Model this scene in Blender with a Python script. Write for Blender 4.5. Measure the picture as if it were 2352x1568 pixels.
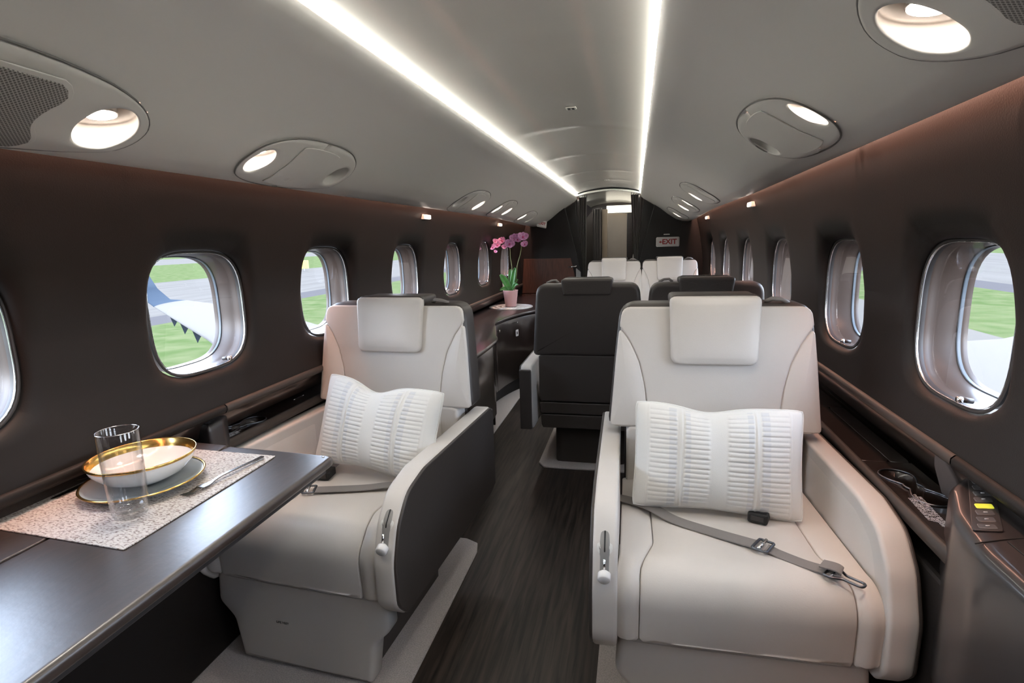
import bpy, bmesh, math, random
from math import sin, cos, pi, radians, sqrt
from mathutils import Vector, Matrix
random.seed(4)
for o in list(bpy.data.objects): bpy.data.objects.remove(o)
SC = bpy.context.scene; COL = SC.collection

# ------------------------------------------------------------------ camera
cd = bpy.data.cameras.new('camera'); cam = bpy.data.objects.new('camera', cd); COL.objects.link(cam)
cd.sensor_width = 36; cd.lens = 36*1230/2352; cd.clip_start = .02; cd.clip_end = 2000
cam.matrix_world = Matrix(((0.97482, -0.01248, 0.22266, 0.30), (0.22105, 0.18602, -0.95736, 0.0),
                           (-0.02947, 0.98247, 0.18410, 1.33), (0, 0, 0, 1)))
SC.camera = cam
# ------------------------------------------------------------------ sky, sun, exposure
W = bpy.data.worlds.new('sky'); SC.world = W; W.use_nodes = True
bg = W.node_tree.nodes['Background']; bg.inputs[1].default_value = 10.5
_tc = W.node_tree.nodes.new('ShaderNodeTexCoord'); _sx = W.node_tree.nodes.new('ShaderNodeSeparateXYZ'); _rp = W.node_tree.nodes.new('ShaderNodeValToRGB')
W.node_tree.links.new(_tc.outputs['Generated'], _sx.inputs[0]); W.node_tree.links.new(_sx.outputs[2], _rp.inputs[0]); W.node_tree.links.new(_rp.outputs[0], bg.inputs[0])
_e = _rp.color_ramp.elements; _e[0].position = 0; _e[0].color = (.90, .94, 1.0, 1); _e[1].position = 1; _e[1].color = (.24, .29, .38, 1)
_m = _e.new(.35); _m.color = (.60, .72, .92, 1)      # bright hazy horizon deepening to blue overhead
sd = bpy.data.lights.new('sun', 'SUN'); sd.energy = 6; sd.angle = radians(3); sd.color = (1, .95, .86)
sun = bpy.data.objects.new('sun', sd); COL.objects.link(sun)
sun.rotation_euler = Vector((.25, -.55, -.80)).to_track_quat('-Z', 'Y').to_euler(); sun.location = (-5, 5, 8)
SC.view_settings.view_transform = 'Standard'; SC.view_settings.look = 'None'
SC.view_settings.exposure = 0.88; SC.view_settings.gamma = 1; SC.view_settings.use_curve_mapping = False
LAMP = 30.0       # strength of the recessed downlight discs
BEAM = 4.6        # their beams
STRIP = 21.0      # strength of the ceiling light strips
WASH = 30.0        # strength of the warm strips hidden behind the ceiling edge

# ------------------------------------------------------------------ materials
def mat(name, col, rough=.5, metal=0, coat=0, bump=0, bscale=200, emis=None, estr=0, spec=.5, var=0, vscale=6, vstretch=(1,1,1), sheen=0):
    m = bpy.data.materials.new(name); m.use_nodes = True; nt = m.node_tree; b = nt.nodes['Principled BSDF']
    b.inputs['Base Color'].default_value = (*col, 1); b.inputs['Roughness'].default_value = rough
    b.inputs['Metallic'].default_value = metal; b.inputs['Coat Weight'].default_value = coat
    b.inputs['Coat Roughness'].default_value = .12; b.inputs['Specular IOR Level'].default_value = spec
    b.inputs['Sheen Weight'].default_value = sheen
    tc = nt.nodes.new('ShaderNodeTexCoord')
    if bump:
        n = nt.nodes.new('ShaderNodeTexNoise'); n.inputs['Scale'].default_value = bscale; n.inputs['Detail'].default_value = 3
        bp = nt.nodes.new('ShaderNodeBump'); bp.inputs['Strength'].default_value = bump; bp.inputs['Distance'].default_value = .002
        nt.links.new(tc.outputs['Object'], n.inputs['Vector']); nt.links.new(n.outputs[0], bp.inputs['Height'])
        nt.links.new(bp.outputs[0], b.inputs['Normal'])
    if var:
        mp = nt.nodes.new('ShaderNodeMapping'); mp.inputs['Scale'].default_value = vstretch
        n = nt.nodes.new('ShaderNodeTexNoise'); n.inputs['Scale'].default_value = vscale; n.inputs['Detail'].default_value = 6
        r = nt.nodes.new('ShaderNodeValToRGB')
        r.color_ramp.elements[0].position = .3; r.color_ramp.elements[1].position = .72
        r.color_ramp.elements[0].color = (*[c*(1-var) for c in col], 1)
        r.color_ramp.elements[1].color = (*[min(1, c*(1+var)) for c in col], 1)
        nt.links.new(tc.outputs['Object'], mp.inputs[0]); nt.links.new(mp.outputs[0], n.inputs['Vector'])
        nt.links.new(n.outputs[0], r.inputs[0]); nt.links.new(r.outputs[0], b.inputs['Base Color'])
    if emis:
        b.inputs['Emission Color'].default_value = (*emis, 1); b.inputs['Emission Strength'].default_value = estr
    return m
CREAM = mat('cream_leather', (.60, .560, .520), .42, bump=.12, bscale=350, spec=.45, var=.03, vscale=4)
CREAMH = mat('cream_armrest_leather', (.56, .525, .49), .40, bump=.08, bscale=350, spec=.45)
SHELL = mat('charcoal_leather', (.046, .038, .034), .45, bump=.15, bscale=400, spec=.5)
WALL = mat('wall_leather', (.0115, .0090, .0078), .55, bump=.15, bscale=300, spec=.28)
CEIL = mat('ceiling_panel', (.66, .65, .62), .42, spec=.4)
CEILC = mat('ceiling_centre', (.42, .41, .385), .24, spec=.5)
BEZEL = mat('bezel_plastic', (.66, .65, .62), .42)
VENEER = mat('dark_veneer', (.018, .011, .009), .28, coat=1, var=.45, vscale=9, vstretch=(1, 14, 14))
VENEERY = mat('table_veneer', (.034, .020, .015), .40, coat=.8, spec=.8, bump=.25, bscale=60, var=.35, vscale=7, vstretch=(14, 1.2, 14))
TRIM = mat('brown_roll', (.050, .039, .033), .5)
PLASTIC = mat('dark_plastic', (.03, .027, .027), .38)
BLACK = mat('black_gap', (.006, .006, .006), .6)
REVEAL = mat('window_reveal', (.072, .050, .040), .30, spec=.5)
GASKET = mat('pale_gasket', (.10, .12, .14), .35)
CHROME = mat('chrome', (.75, .75, .76), .18, metal=1)
STEEL = mat('cutlery_steel', (.24, .23, .225), .2, metal=1)
GUN = mat('gunmetal', (.16, .17, .19), .3, metal=1)
TRACK = mat('lever_track_grey', (.24, .23, .22), .4)
WHITEPL = mat('white_knob', (.72, .70, .68), .35)
BELT = mat('belt_webbing', (.22, .20, .19), .7, bump=.5, bscale=900)
CARPET = mat('carpet', (.44, .40, .385), .95, bump=1.0, bscale=420, var=.25, vscale=260, sheen=.3)
PORC = mat('porcelain', (.80, .78, .77), .12, coat=.5)
PORCG = mat('grey_porcelain', (.42, .46, .46), .15, coat=.5)
GOLD = mat('gold_rim', (.85, .55, .18), .2, metal=1)
PINK = mat('pink_pot', (.70, .43, .42), .4)
LEAF = mat('orchid_leaf', (.04, .15, .03), .35, var=.35, vscale=30)
STEM = mat('orchid_stem', (.16, .17, .07), .5)
PETAL = mat('orchid_petal', (.68, .34, .62), .5, var=.35, vscale=60)
PETALC = mat('orchid_lip', (.55, .08, .25), .5)
SOIL = mat('potting_bark', (.05, .035, .02), .9, bump=1, bscale=90)
SILVER = mat('silver_mat', (.70, .70, .70), .3, metal=.7)
PARTM = mat('black_partition', (.010, .009, .009), .38, spec=.4)
DOORM = mat('beige_door', (.36, .29, .22), .45, var=.08, vscale=3)
WOODR = mat('reddish_veneer', (.085, .036, .024), .33, coat=.3, var=.3, vscale=8, vstretch=(10, 10, 1))
CURT = mat('curtain_cloth', (.030, .024, .021), .8, sheen=.2)
EMIS = mat('lamp_disc', (1, 1, 1), .5, emis=(1, .93, .84), estr=LAMP)
EMISTRIP = mat('strip_glow', (1, 1, 1), .5, emis=(1, .97, .88), estr=STRIP)
EMIWASH = mat('wash_glow', (1, 1, 1), .5, emis=(1, .50, .36), estr=WASH)
EMISC = mat('sconce_glow', (1, 1, 1), .5, emis=(1, .93, .82), estr=4)
EMIHEAD = mat('header_glow', (.8, .75, .6), .5, emis=(1, .92, .75), estr=1.2)
YEL = mat('yellow_light', (.5, .5, .05), .5, emis=(.8, .85, .05), estr=.22)
TXT = mat('white_print', (.55, .55, .58), .5)
TXTD = mat('dark_print', (.03, .03, .03), .5)
RED = mat('red_print', (.30, .02, .02), .5)
SIGN = mat('sign_face', (.55, .53, .53), .4)
CUP = mat('cup_white', (.50, .45, .41), .5)
PAINT = mat('white_wing_paint', (.095, .09, .085), .6, spec=0)
BLUEP = mat('blue_grey_paint', (.030, .040, .055), .6, spec=0)

def glassmat(name, tint=(1, 1, 1), pwr=4.0, base=.04):
    m = bpy.data.materials.new(name); m.use_nodes = True; nt = m.node_tree; nt.nodes.remove(nt.nodes['Principled BSDF'])
    t = nt.nodes.new('ShaderNodeBsdfTransparent'); t.inputs[0].default_value = (*tint, 1)
    g = nt.nodes.new('ShaderNodeBsdfGlossy'); g.inputs['Roughness'].default_value = .02
    lw = nt.nodes.new('ShaderNodeLayerWeight'); lw.inputs[0].default_value = .5
    pw = nt.nodes.new('ShaderNodeMath'); pw.operation = 'POWER'; pw.inputs[1].default_value = pwr; nt.links.new(lw.outputs['Facing'], pw.inputs[0])
    f = nt.nodes.new('ShaderNodeMath'); f.operation = 'MULTIPLY_ADD'; f.inputs[1].default_value = .75; f.inputs[2].default_value = base; nt.links.new(pw.outputs[0], f.inputs[0])
    mx = nt.nodes.new('ShaderNodeMixShader'); out = nt.nodes['Material Output']
    nt.links.new(f.outputs[0], mx.inputs[0]); nt.links.new(t.outputs[0], mx.inputs[1]); nt.links.new(g.outputs[0], mx.inputs[2])
    nt.links.new(mx.outputs[0], out.inputs[0]); return m
PANE = glassmat('window_pane', (.97, .985, 1))
GLASS2 = glassmat('clear_tumbler', (.97, .975, .98), 2.2, .05)
GLASS = mat('drinking_glass', (1, 1, 1), 0.0); b = GLASS.node_tree.nodes['Principled BSDF']
b.inputs['Transmission Weight'].default_value = 1; b.inputs['IOR'].default_value = 1.45

def floor_wood():
    m = mat('floor_wood', (.05, .04, .034), .42); nt = m.node_tree; b = nt.nodes['Principled BSDF']; L = nt.links.new
    tc = nt.nodes.new('ShaderNodeTexCoord'); mp = nt.nodes.new('ShaderNodeMapping'); mp.inputs['Scale'].default_value = (26, 1.5, 1)
    n = nt.nodes.new('ShaderNodeTexNoise'); n.inputs['Scale'].default_value = 2.2; n.inputs['Detail'].default_value = 9
    n.inputs['Distortion'].default_value = .6
    r = nt.nodes.new('ShaderNodeValToRGB'); e = r.color_ramp.elements
    e[0].position = .36; e[0].color = (.009, .007, .006, 1); e[1].position = .66; e[1].color = (.052, .038, .031, 1)
    L(tc.outputs['Object'], mp.inputs[0]); L(mp.outputs[0], n.inputs['Vector']); L(n.outputs[0], r.inputs[0]); L(r.outputs[0], b.inputs['Base Color'])
    return m
FLOORW = floor_wood(); VENEERY.node_tree.nodes['Principled BSDF'].inputs['Coat Roughness'].default_value = .32
def placemat_mat():
    m = mat('woven_placemat', (.45, .4, .38), .55); nt = m.node_tree; b = nt.nodes['Principled BSDF']; L = nt.links.new
    tc = nt.nodes.new('ShaderNodeTexCoord')
    mp = nt.nodes.new('ShaderNodeMapping'); mp.inputs['Scale'].default_value = (1, 2.6, 1); L(tc.outputs['Object'], mp.inputs[0])
    n = nt.nodes.new('ShaderNodeTexNoise'); n.inputs['Scale'].default_value = 130; n.inputs['Detail'].default_value = 2; L(mp.outputs[0], n.inputs['Vector'])
    v = nt.nodes.new('ShaderNodeTexVoronoi'); v.inputs['Scale'].default_value = 95; L(mp.outputs[0], v.inputs['Vector'])
    r = nt.nodes.new('ShaderNodeValToRGB'); e = r.color_ramp.elements
    e[0].position = .36; e[0].color = (.20, .145, .125, 1); e[1].position = .50; e[1].color = (.60, .55, .52, 1)
    L(n.outputs[0], r.inputs[0]); L(r.outputs[0], b.inputs['Base Color'])
    bp = nt.nodes.new('ShaderNodeBump'); bp.inputs['Strength'].default_value = .8; bp.inputs['Distance'].default_value = .002
    L(v.outputs['Distance'], bp.inputs['Height']); L(bp.outputs[0], b.inputs['Normal']); return m
MATM = placemat_mat()
def pillow_mat():
    m = mat('cushion_fabric', (.66, .65, .62), .75, sheen=.3); nt = m.node_tree; b = nt.nodes['Principled BSDF']; L = nt.links.new
    a = nt.nodes.new('ShaderNodeAttribute'); a.attribute_name = 'satin'
    r = nt.nodes.new('ShaderNodeMix'); r.data_type = 'RGBA'; r.inputs[6].default_value = (.70, .685, .65, 1); r.inputs[7].default_value = (.60, .60, .60, 1)
    L(a.outputs['Fac'], r.inputs[0]); L(r.outputs[2], b.inputs['Base Color'])
    tc = nt.nodes.new('ShaderNodeTexCoord'); n = nt.nodes.new('ShaderNodeTexNoise'); n.inputs['Scale'].default_value = 700
    bp = nt.nodes.new('ShaderNodeBump'); bp.inputs['Strength'].default_value = .4; bp.inputs['Distance'].default_value = .001
    L(tc.outputs['Object'], n.inputs['Vector']); L(n.outputs[0], bp.inputs['Height']); L(bp.outputs[0], b.inputs['Normal']); return m
PILLOW = pillow_mat()
def grille_mat():
    m = mat('perforated_grille', (.35, .34, .32), .5); nt = m.node_tree; b = nt.nodes['Principled BSDF']; L = nt.links.new
    tc = nt.nodes.new('ShaderNodeTexCoord'); v = nt.nodes.new('ShaderNodeTexVoronoi'); v.inputs['Scale'].default_value = 210; v.inputs['Randomness'].default_value = 0
    mp = nt.nodes.new('ShaderNodeMapping'); mp.inputs['Rotation'].default_value = (0, 0, .78); mp.inputs['Scale'].default_value = (1, 1, 0)
    L(tc.outputs['Object'], mp.inputs[0]); L(mp.outputs[0], v.inputs['Vector'])
    r = nt.nodes.new('ShaderNodeValToRGB'); e = r.color_ramp.elements; e[0].position = .33; e[0].color = (.10, .095, .09, 1); e[1].position = .42; e[1].color = (.36, .35, .33, 1)
    L(v.outputs['Distance'], r.inputs[0]); L(r.outputs[0], b.inputs['Base Color']); return m
GRILLE = grille_mat(); GROOVE = mat('groove_grey', (.16, .155, .15), .6)
def grass_mat():
    m = mat('grass_blades', (.09, .13, .05), 1.0, spec=0); nt = m.node_tree; b = nt.nodes['Principled BSDF']; L = nt.links.new
    tc = nt.nodes.new('ShaderNodeTexCoord')
    n = nt.nodes.new('ShaderNodeTexNoise'); n.inputs['Scale'].default_value = 1.3; n.inputs['Detail'].default_value = 9; L(tc.outputs['Object'], n.inputs['Vector'])
    r = nt.nodes.new('ShaderNodeValToRGB'); e = r.color_ramp.elements; e[0].position = .35; e[0].color = (.034, .050, .019, 1); e[1].position = .7; e[1].color = (.058, .066, .034, 1)
    L(n.outputs[0], r.inputs[0]); L(r.outputs[0], b.inputs['Base Color']); return m
GRASS = grass_mat()
TARMAC = mat('pale_tarmac', (.068, .064, .060), .9, spec=0, var=.12, vscale=1.2, vstretch=(1, .1, 1))
GREYT = mat('grey_shoulder', (.045, .043, .045), .9, spec=0)
APRON = mat('apron_concrete', (.070, .066, .061), .9, spec=0)

# ------------------------------------------------------------------ helpers
def mk(name, verts, faces, m, parent=None, smooth=True):
    me = bpy.data.meshes.new(name); me.from_pydata([tuple(v) for v in verts], [], faces); me.update()
    if m: me.materials.append(m)
    if smooth: me.shade_smooth() if hasattr(me, 'shade_smooth') else None
    for p in me.polygons: p.use_smooth = smooth
    o = bpy.data.objects.new(name, me); COL.objects.link(o)
    if parent: o.parent = parent
    return o
def fixn(o):
    bm = bmesh.new(); bm.from_mesh(o.data); bmesh.ops.recalc_face_normals(bm, faces=bm.faces); bm.to_mesh(o.data); bm.free(); return o
def thing(name, label, cat, loc=(0, 0, 0), rz=0, group=None):
    o = bpy.data.objects.new(name, None); COL.objects.link(o); o.empty_display_size = .05
    o.location = loc; o.rotation_euler = (0, 0, rz); return tag(o, label, cat, group)
def tag(o, label, cat=None, group=None):
    o['label'] = label
    if cat: o['category'] = cat
    if group: o['group'] = group
    return o
def struct(o, label):
    o['kind'] = 'structure'; o['label'] = label; return o
def resample(pts, n, closed=True):
    P = [Vector(p) for p in pts]; Q = P+[P[0]] if closed else P
    L = [0]
    for a, b in zip(Q, Q[1:]): L.append(L[-1]+(b-a).length)
    out = []; k = 0; N = n if closed else n-1
    for i in range(n):
        d = L[-1]*i/N
        while k < len(L)-2 and L[k+1] < d: k += 1
        t = (d-L[k])/max(1e-9, L[k+1]-L[k]); out.append(Q[k].lerp(Q[k+1], min(1, t)))
    return out
def rpoly(pts, r, k=6):
    """polygon with rounded corners; r a number or one per corner"""
    P = [Vector(p) for p in pts]; n = len(P); rs = r if isinstance(r, (list, tuple)) else [r]*n; out = []
    for i in range(n):
        a, b, c = P[i-1], P[i], P[(i+1) % n]; u = (a-b); v = (c-b); lu, lv = u.length, v.length; u.normalize(); v.normalize()
        ang = u.angle(v); 
        if rs[i] < 1e-5 or abs(ang-pi) < .05: out.append(b); continue
        d = min(rs[i]/math.tan(ang/2), lu*.49, lv*.49); p, q = b+u*d, b+v*d
        for j in range(k+1):
            t = j/k; out.append(p*(1-t)**2+b*2*t*(1-t)+q*t*t)
    return out
def area2(P): return sum(P[i-1].x*P[i].y-P[i].x*P[i-1].y for i in range(len(P)))
def inset(P, d):
    n = len(P); out = []
    for i in range(n):
        e1 = (P[i]-P[i-1]); e2 = (P[(i+1) % n]-P[i])
        e1 = e1.normalized() if e1.length > 1e-9 else e2.normalized(); e2 = e2.normalized() if e2.length > 1e-9 else e1
        m = (Vector((-e1.y, e1.x))+Vector((-e2.y, e2.x)))
        m = m.normalized() if m.length > 1e-6 else Vector((-e1.y, e1.x))
        out.append(P[i]+m*d)
    return out
def pad(name, outline, fmap, m, parent=None, depth=.03, r=.012, bulge=.01, n=96, rings=7, cap=False, cen=None, exp=2, hf=None, spine=None):
    """upholstery panel: outline (2D) -> rounded edge and slight crown, mapped by fmap(u, v, h)"""
    P = resample(outline, n)
    if area2(P) < 0: P.reverse()
    ringsP = [(P, -depth), (P, -r)]
    for k in range(1, 5):
        a = k/4*pi/2; ringsP.append((inset(P, r*(1-cos(a))), -r+r*sin(a)))
    I = ringsP[-1][0]; c = Vector(cen) if cen else sum(I, Vector((0, 0)))/n
    for k in range(1, rings):
        s = 1-k/rings
        ringsP.append(([Vector((spine(p.y)+(p.x-spine(p.y))*s, p.y)) for p in I] if spine else [c+(p-c)*s for p in I], bulge*(1-s**exp)))
    if hf: V = [fmap(p.x, p.y, h if q < 6 else bulge*hf(p.x, p.y)) for q, (R_, h) in enumerate(ringsP) for p in R_]; F = []
    else: V = [fmap(p.x, p.y, h) for R_, h in ringsP for p in R_]; F = []
    for k in range(len(ringsP)-1):
        for i in range(n):
            j = (i+1) % n; F.append((k*n+i, k*n+j, (k+1)*n+j, (k+1)*n+i))
    k = len(ringsP)-1
    if spine:      # close across the centre line: pair up points from both sides
        ym = max(p.y for p in I); hi = min((i for i in range(n) if I[i].y > ym-.004), key=lambda i: abs(I[i].x-spine(I[i].y)))
        a_ = [(hi+j) % n for j in range(n//2+1)]; b_ = [(hi-j) % n for j in range(n//2+1)]
        for j in range(n//2):
            q = (k*n+a_[j], k*n+a_[j+1], k*n+b_[j+1], k*n+b_[j])
            if len(set(q)) >= 3: F.append(tuple(dict.fromkeys(q)))
    else:
        V.append(fmap(c.x, c.y, bulge))
        for i in range(n): F.append((k*n+i, k*n+(i+1) % n, len(V)-1))
    if cap: F.append(tuple(range(n-1, -1, -1)))
    return mk(name, V, F, m, parent)
def slab(name, outline, t, fmap, m, parent=None, r=.006, n=64, seg=3):
    """rounded solid plate of thickness t, outline in (u, v), h from 0 to t"""
    P = resample(outline, n) if n else [Vector(p) for p in outline]
    n = len(P)
    if area2(P) < 0: P.reverse()
    R_ = []
    for k in range(seg+1):
        a = k/seg*pi/2; R_.append((inset(P, r*(1-sin(a))), r*(1-cos(a))))
    for k in range(seg+1):
        a = k/seg*pi/2; R_.append((inset(P, r*(1-cos(a))), t-r+r*sin(a)))
    if n > 20:
        cc = sum(P, Vector((0, 0)))/n; i0 = inset(R_[0][0], r*.25+.0004); i1 = inset(R_[-1][0], r*.25+.0004); sc_ = (.3, .6, .85) if n > 100 else ()
        R_ = [([cc+(p-cc)*s_ for p in i0], 0) for s_ in sc_]+[(i0, 0)]+R_+[(i1, t)]+[([cc+(p-cc)*s_ for p in i1], t) for s_ in reversed(sc_)]
    V = [fmap(p.x, p.y, h) for Q, h in R_ for p in Q]; F = []
    for k in range(len(R_)-1):
        for i in range(n):
            j = (i+1) % n; F.append((k*n+i, k*n+j, (k+1)*n+j, (k+1)*n+i))
    c = sum(P, Vector((0, 0)))/n; a = len(V); V.append(fmap(c.x, c.y, 0)); V.append(fmap(c.x, c.y, t)); K = (len(R_)-1)*n
    for i in range(n):
        F.append(((i+1) % n, i, a)); F.append((K+i, K+(i+1) % n, a+1))
    return mk(name, V, F, m, parent)
def box(name, x0, x1, y0, y1, z0, z1, m, parent=None, bev=.004):
    bm = bmesh.new(); bmesh.ops.create_cube(bm, size=1)
    for v in bm.verts: v.co = Vector((x0+(v.co.x+.5)*(x1-x0), y0+(v.co.y+.5)*(y1-y0), z0+(v.co.z+.5)*(z1-z0)))
    if bev: bmesh.ops.bevel(bm, geom=list(bm.edges), offset=min(bev, .45*min(x1-x0, y1-y0, z1-z0)), segments=2, affect='EDGES', profile=.5)
    me = bpy.data.meshes.new(name); bm.to_mesh(me); bm.free(); me.materials.append(m)
    o = bpy.data.objects.new(name, me); COL.objects.link(o)
    if parent: o.parent = parent
    return o
def tube(name, path, rad, m, parent=None, n=10, closed=False):
    P = [Vector(p) for p in path]; V = []; F = []; N = len(P)
    rr = rad if isinstance(rad, (list, tuple)) else [rad]*N; up0 = None
    for i, p in enumerate(P):
        a = P[(i-1) % N] if (closed or i) else p; b = P[(i+1) % N] if (closed or i < N-1) else p
        t = (b-a).normalized(); up = Vector((0, 0, 1)) if abs(t.z) < .95 else Vector((1, 0, 0))
        if up0 is not None: up = up0
        s = t.cross(up).normalized(); u = s.cross(t).normalized(); up0 = u
        for k in range(n): V.append(p+(s*cos(2*pi*k/n)+u*sin(2*pi*k/n))*rr[i])
    for i in range(N if closed else N-1):
        for k in range(n):
            j = (k+1) % n; i2 = (i+1) % N; F.append((i*n+k, i*n+j, i2*n+j, i2*n+k))
    if not closed: F.append(tuple(range(n-1, -1, -1))); F.append(tuple((N-1)*n+k for k in range(n)))
    return fixn(mk(name, V, F, m, parent))
def lathe(name, prof, m, parent=None, n=40, loc=(0, 0, 0)):
    V = []; F = []
    for (r, z) in prof:
        for k in range(n): a = 2*pi*k/n; V.append((loc[0]+r*cos(a), loc[1]+r*sin(a), loc[2]+z))
    for i in range(len(prof)-1):
        for k in range(n): j = (k+1) % n; F.append((i*n+k, i*n+j, (i+1)*n+j, (i+1)*n+k))
    o = mk(name, V, F, m, parent)
    bm = bmesh.new(); bm.from_mesh(o.data); bmesh.ops.remove_doubles(bm, verts=bm.verts, dist=1e-6); bmesh.ops.recalc_face_normals(bm, faces=bm.faces); bm.to_mesh(o.data); bm.free()
    return o
def text(name, body, size, M, m, parent=None, ext=.0006, align='CENTER', space=1.0, bold=0):
    c = bpy.data.curves.new(name, 'FONT'); c.body = body; c.size = size; c.extrude = ext; c.offset = size*bold; c.align_x = align; c.align_y = 'CENTER'; c.space_line = space
    t = bpy.data.objects.new(name+'_tmp', c); COL.objects.link(t); bpy.context.view_layer.update()
    me = bpy.data.meshes.new_from_object(t.evaluated_get(bpy.context.evaluated_depsgraph_get()))
    bpy.data.objects.remove(t); bpy.data.curves.remove(c); me.transform(M); me.materials.clear(); me.materials.append(m)
    o = bpy.data.objects.new(name, me); COL.objects.link(o)
    if parent: o.parent = parent
    return o
def basis(x, y, loc):
    x = Vector(x).normalized(); y = Vector(y); y = (y-x*y.dot(x)).normalized(); z = x.cross(y)
    M = Matrix((x, y, z)).transposed().to_4x4(); M.translation = Vector(loc); return M
def dup(root, name, loc, rz, label, group=None, skip=()):
    r = root.copy(); r.name = name; COL.objects.link(r); r.location = loc; r.rotation_euler = (0, 0, rz); r['label'] = label
    if group: r['group'] = group
    for ch in list(root.children):
        if ch.get('skipkey') in skip and ch.get('skipkey'): continue
        c = ch.copy(); COL.objects.link(c); c.parent = r
        for g in list(ch.children):
            d = g.copy(); COL.objects.link(d); d.parent = c
    return r
XZ = lambda y0, s=1: (lambda u, v, h: (u, y0+s*h, v))      # plate in the x-z plane
XY = lambda z0, s=1: (lambda u, v, h: (u, v, z0+s*h))
def interp(tab, z):
    if z <= tab[0][0]: return tab[0][1]
    for (a, x), (b, y) in zip(tab, tab[1:]):
        if z <= b: return x+(y-x)*(z-a)/(b-a)
    return tab[-1][1]

# ------------------------------------------------------------------ setting: floor
Y0, Y1 = -1.05, 8.6        # the cabin runs from behind the camera to the aft vestibule
fl = struct(slab('floor', [(-1.2, Y0), (1.2, Y0), (1.2, Y1), (-1.2, Y1)], .04, XY(-.04), FLOORW, r=.002, n=0), 'dark wood-look aisle floor with long grain')
for p in fl.data.polygons: p.use_smooth = False
def carpet(outline, label, r=.012):
    o = slab('carpet_inset', outline, .012, XY(-.001), CARPET, r=.004, n=120, seg=2)
    return tag(o, label, 'carpet', 'pale carpet insets beside the aisle')
carpet(rpoly([(-1.19, Y0+.02), (-.355, Y0+.02), (-.355, 2.12), (-1.19, 2.12)], [.01, .01, .09, .01]), 'pale carpet under the left front seat, rounded corner at the aisle')
carpet(rpoly([(-1.19, 2.95), (-.655, 2.95), (-.655, 5.6), (-.56, 6.1), (-1.19, 6.1)], [.01, .05, .3, .01, .01]), 'pale carpet strip along the curved credenza')
carpet(rpoly([(.20, Y0+.02), (1.19, Y0+.02), (1.19, 2.2), (.20, 2.2)], [.01, .01, .01, .09]), 'pale carpet under the right front seat')
carpet(rpoly([(-.255, 2.95), (1.19, 2.95), (1.19, 6.1), (-.255, 6.1)], [.06, .01, .01, .01]), 'pale carpet island under the two dark-backed seats')

# ------------------------------------------------------------------ setting: side walls with window cells
WPROF = [(.83, .995), (.90, 1.008), (1.0, 1.015), (1.14, 1.008), (1.30, .985), (1.42, .962), (1.54, .930), (1.66, .915)]
def wx(z): return interp(WPROF, z)
WC = [-.09, .690, 1.413, 2.120, 2.965, 3.81, 4.66, 5.46]
ZCS, HA, HB = {-1: 1.140, 1: 1.116}, .194, .191
def supel(a, e=3.4):
    c, s = cos(a), sin(a); k = (abs(c)**e+abs(s)**e)**(-1/e); return c*k*HA, s*k*HB
def wall(side):
    ZC = ZCS[side]
    V = []; F = []
    bounds = [Y0] + [(a+b)/2 for a, b in zip(WC, WC[1:])] + [6.24]
    for ci, yc in enumerate(WC):
        y0, y1, z0, z1 = bounds[ci], bounds[ci+1], .83, 1.66
        angs = sorted([2*pi*k/72 for k in range(72)]+[math.atan2(z-ZC, y-yc) % (2*pi) for y in (y0, y1) for z in (z0, z1)])
        n = len(angs); rows = []
        # outward-going rings: (blend t, recess d)
        seq = [(1, 0), (.8, 0), (.6, 0), (.42, 0), (.30, 0), (.22, .0), (.15, .0015), (.10, .005), (.06, .010), (.03, .017), (.01, .025), (0, .034), (0, .046)]
        for t, d in seq:
            for a in angs:
                hx, hz = supel(a); c, s = cos(a), sin(a)
                k = min(((y1-yc) if c > 0 else (y0-yc))/c if abs(c) > 1e-9 else 1e9, ((z1-ZC) if s > 0 else (z0-ZC))/s if abs(s) > 1e-9 else 1e9)
                y, z = yc+hx+(k*c-hx)*t, ZC+hz+(k*s-hz)*t
                V.append((side*(wx(z)+d), y, z))
        b = len(V)-n*len(seq)
        for r in range(len(seq)-1):
            for i in range(n):
                j = (i+1) % n; F.append((b+r*n+i, b+r*n+j, b+(r+1)*n+j, b+(r+1)*n+i))
    o = mk('wall_'+('left' if side < 0 else 'right'), V, F, WALL)
    bm = bmesh.new(); bm.from_mesh(o.data); bmesh.ops.remove_doubles(bm, verts=bm.verts, dist=2e-4)
    bmesh.ops.recalc_face_normals(bm, faces=bm.faces); bm.to_mesh(o.data); bm.free()
    return struct(o, 'dark brown leather side wall with soft-edged window recesses, '+('left' if side < 0 else 'right')+' of the aisle')
wall(-1); wall(1)
wn = 0
ordn = ['behind the camera', 'behind the camera', 'behind the camera', 'beside the table edge of the frame', 'nearest fully seen', 'second', 'third', 'fourth', 'fifth', 'last']
def ring(name, secs, m, parent, n=72):
    """secs: list of (scale, depth) swept round the window outline; local coords y, z, x outward"""
    V = []; F = []
    for (s, d) in secs:
        for k in range(n):
            hx, hz = supel(2*pi*k/n); V.append((d, hx*s, hz*s))
    for r in range(len(secs)-1):
        for i in range(n): j = (i+1) % n; F.append((r*n+i, r*n+j, (r+1)*n+j, (r+1)*n+i))
    return mk(name, V, F, m, parent)
WPROTO = None
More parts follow.
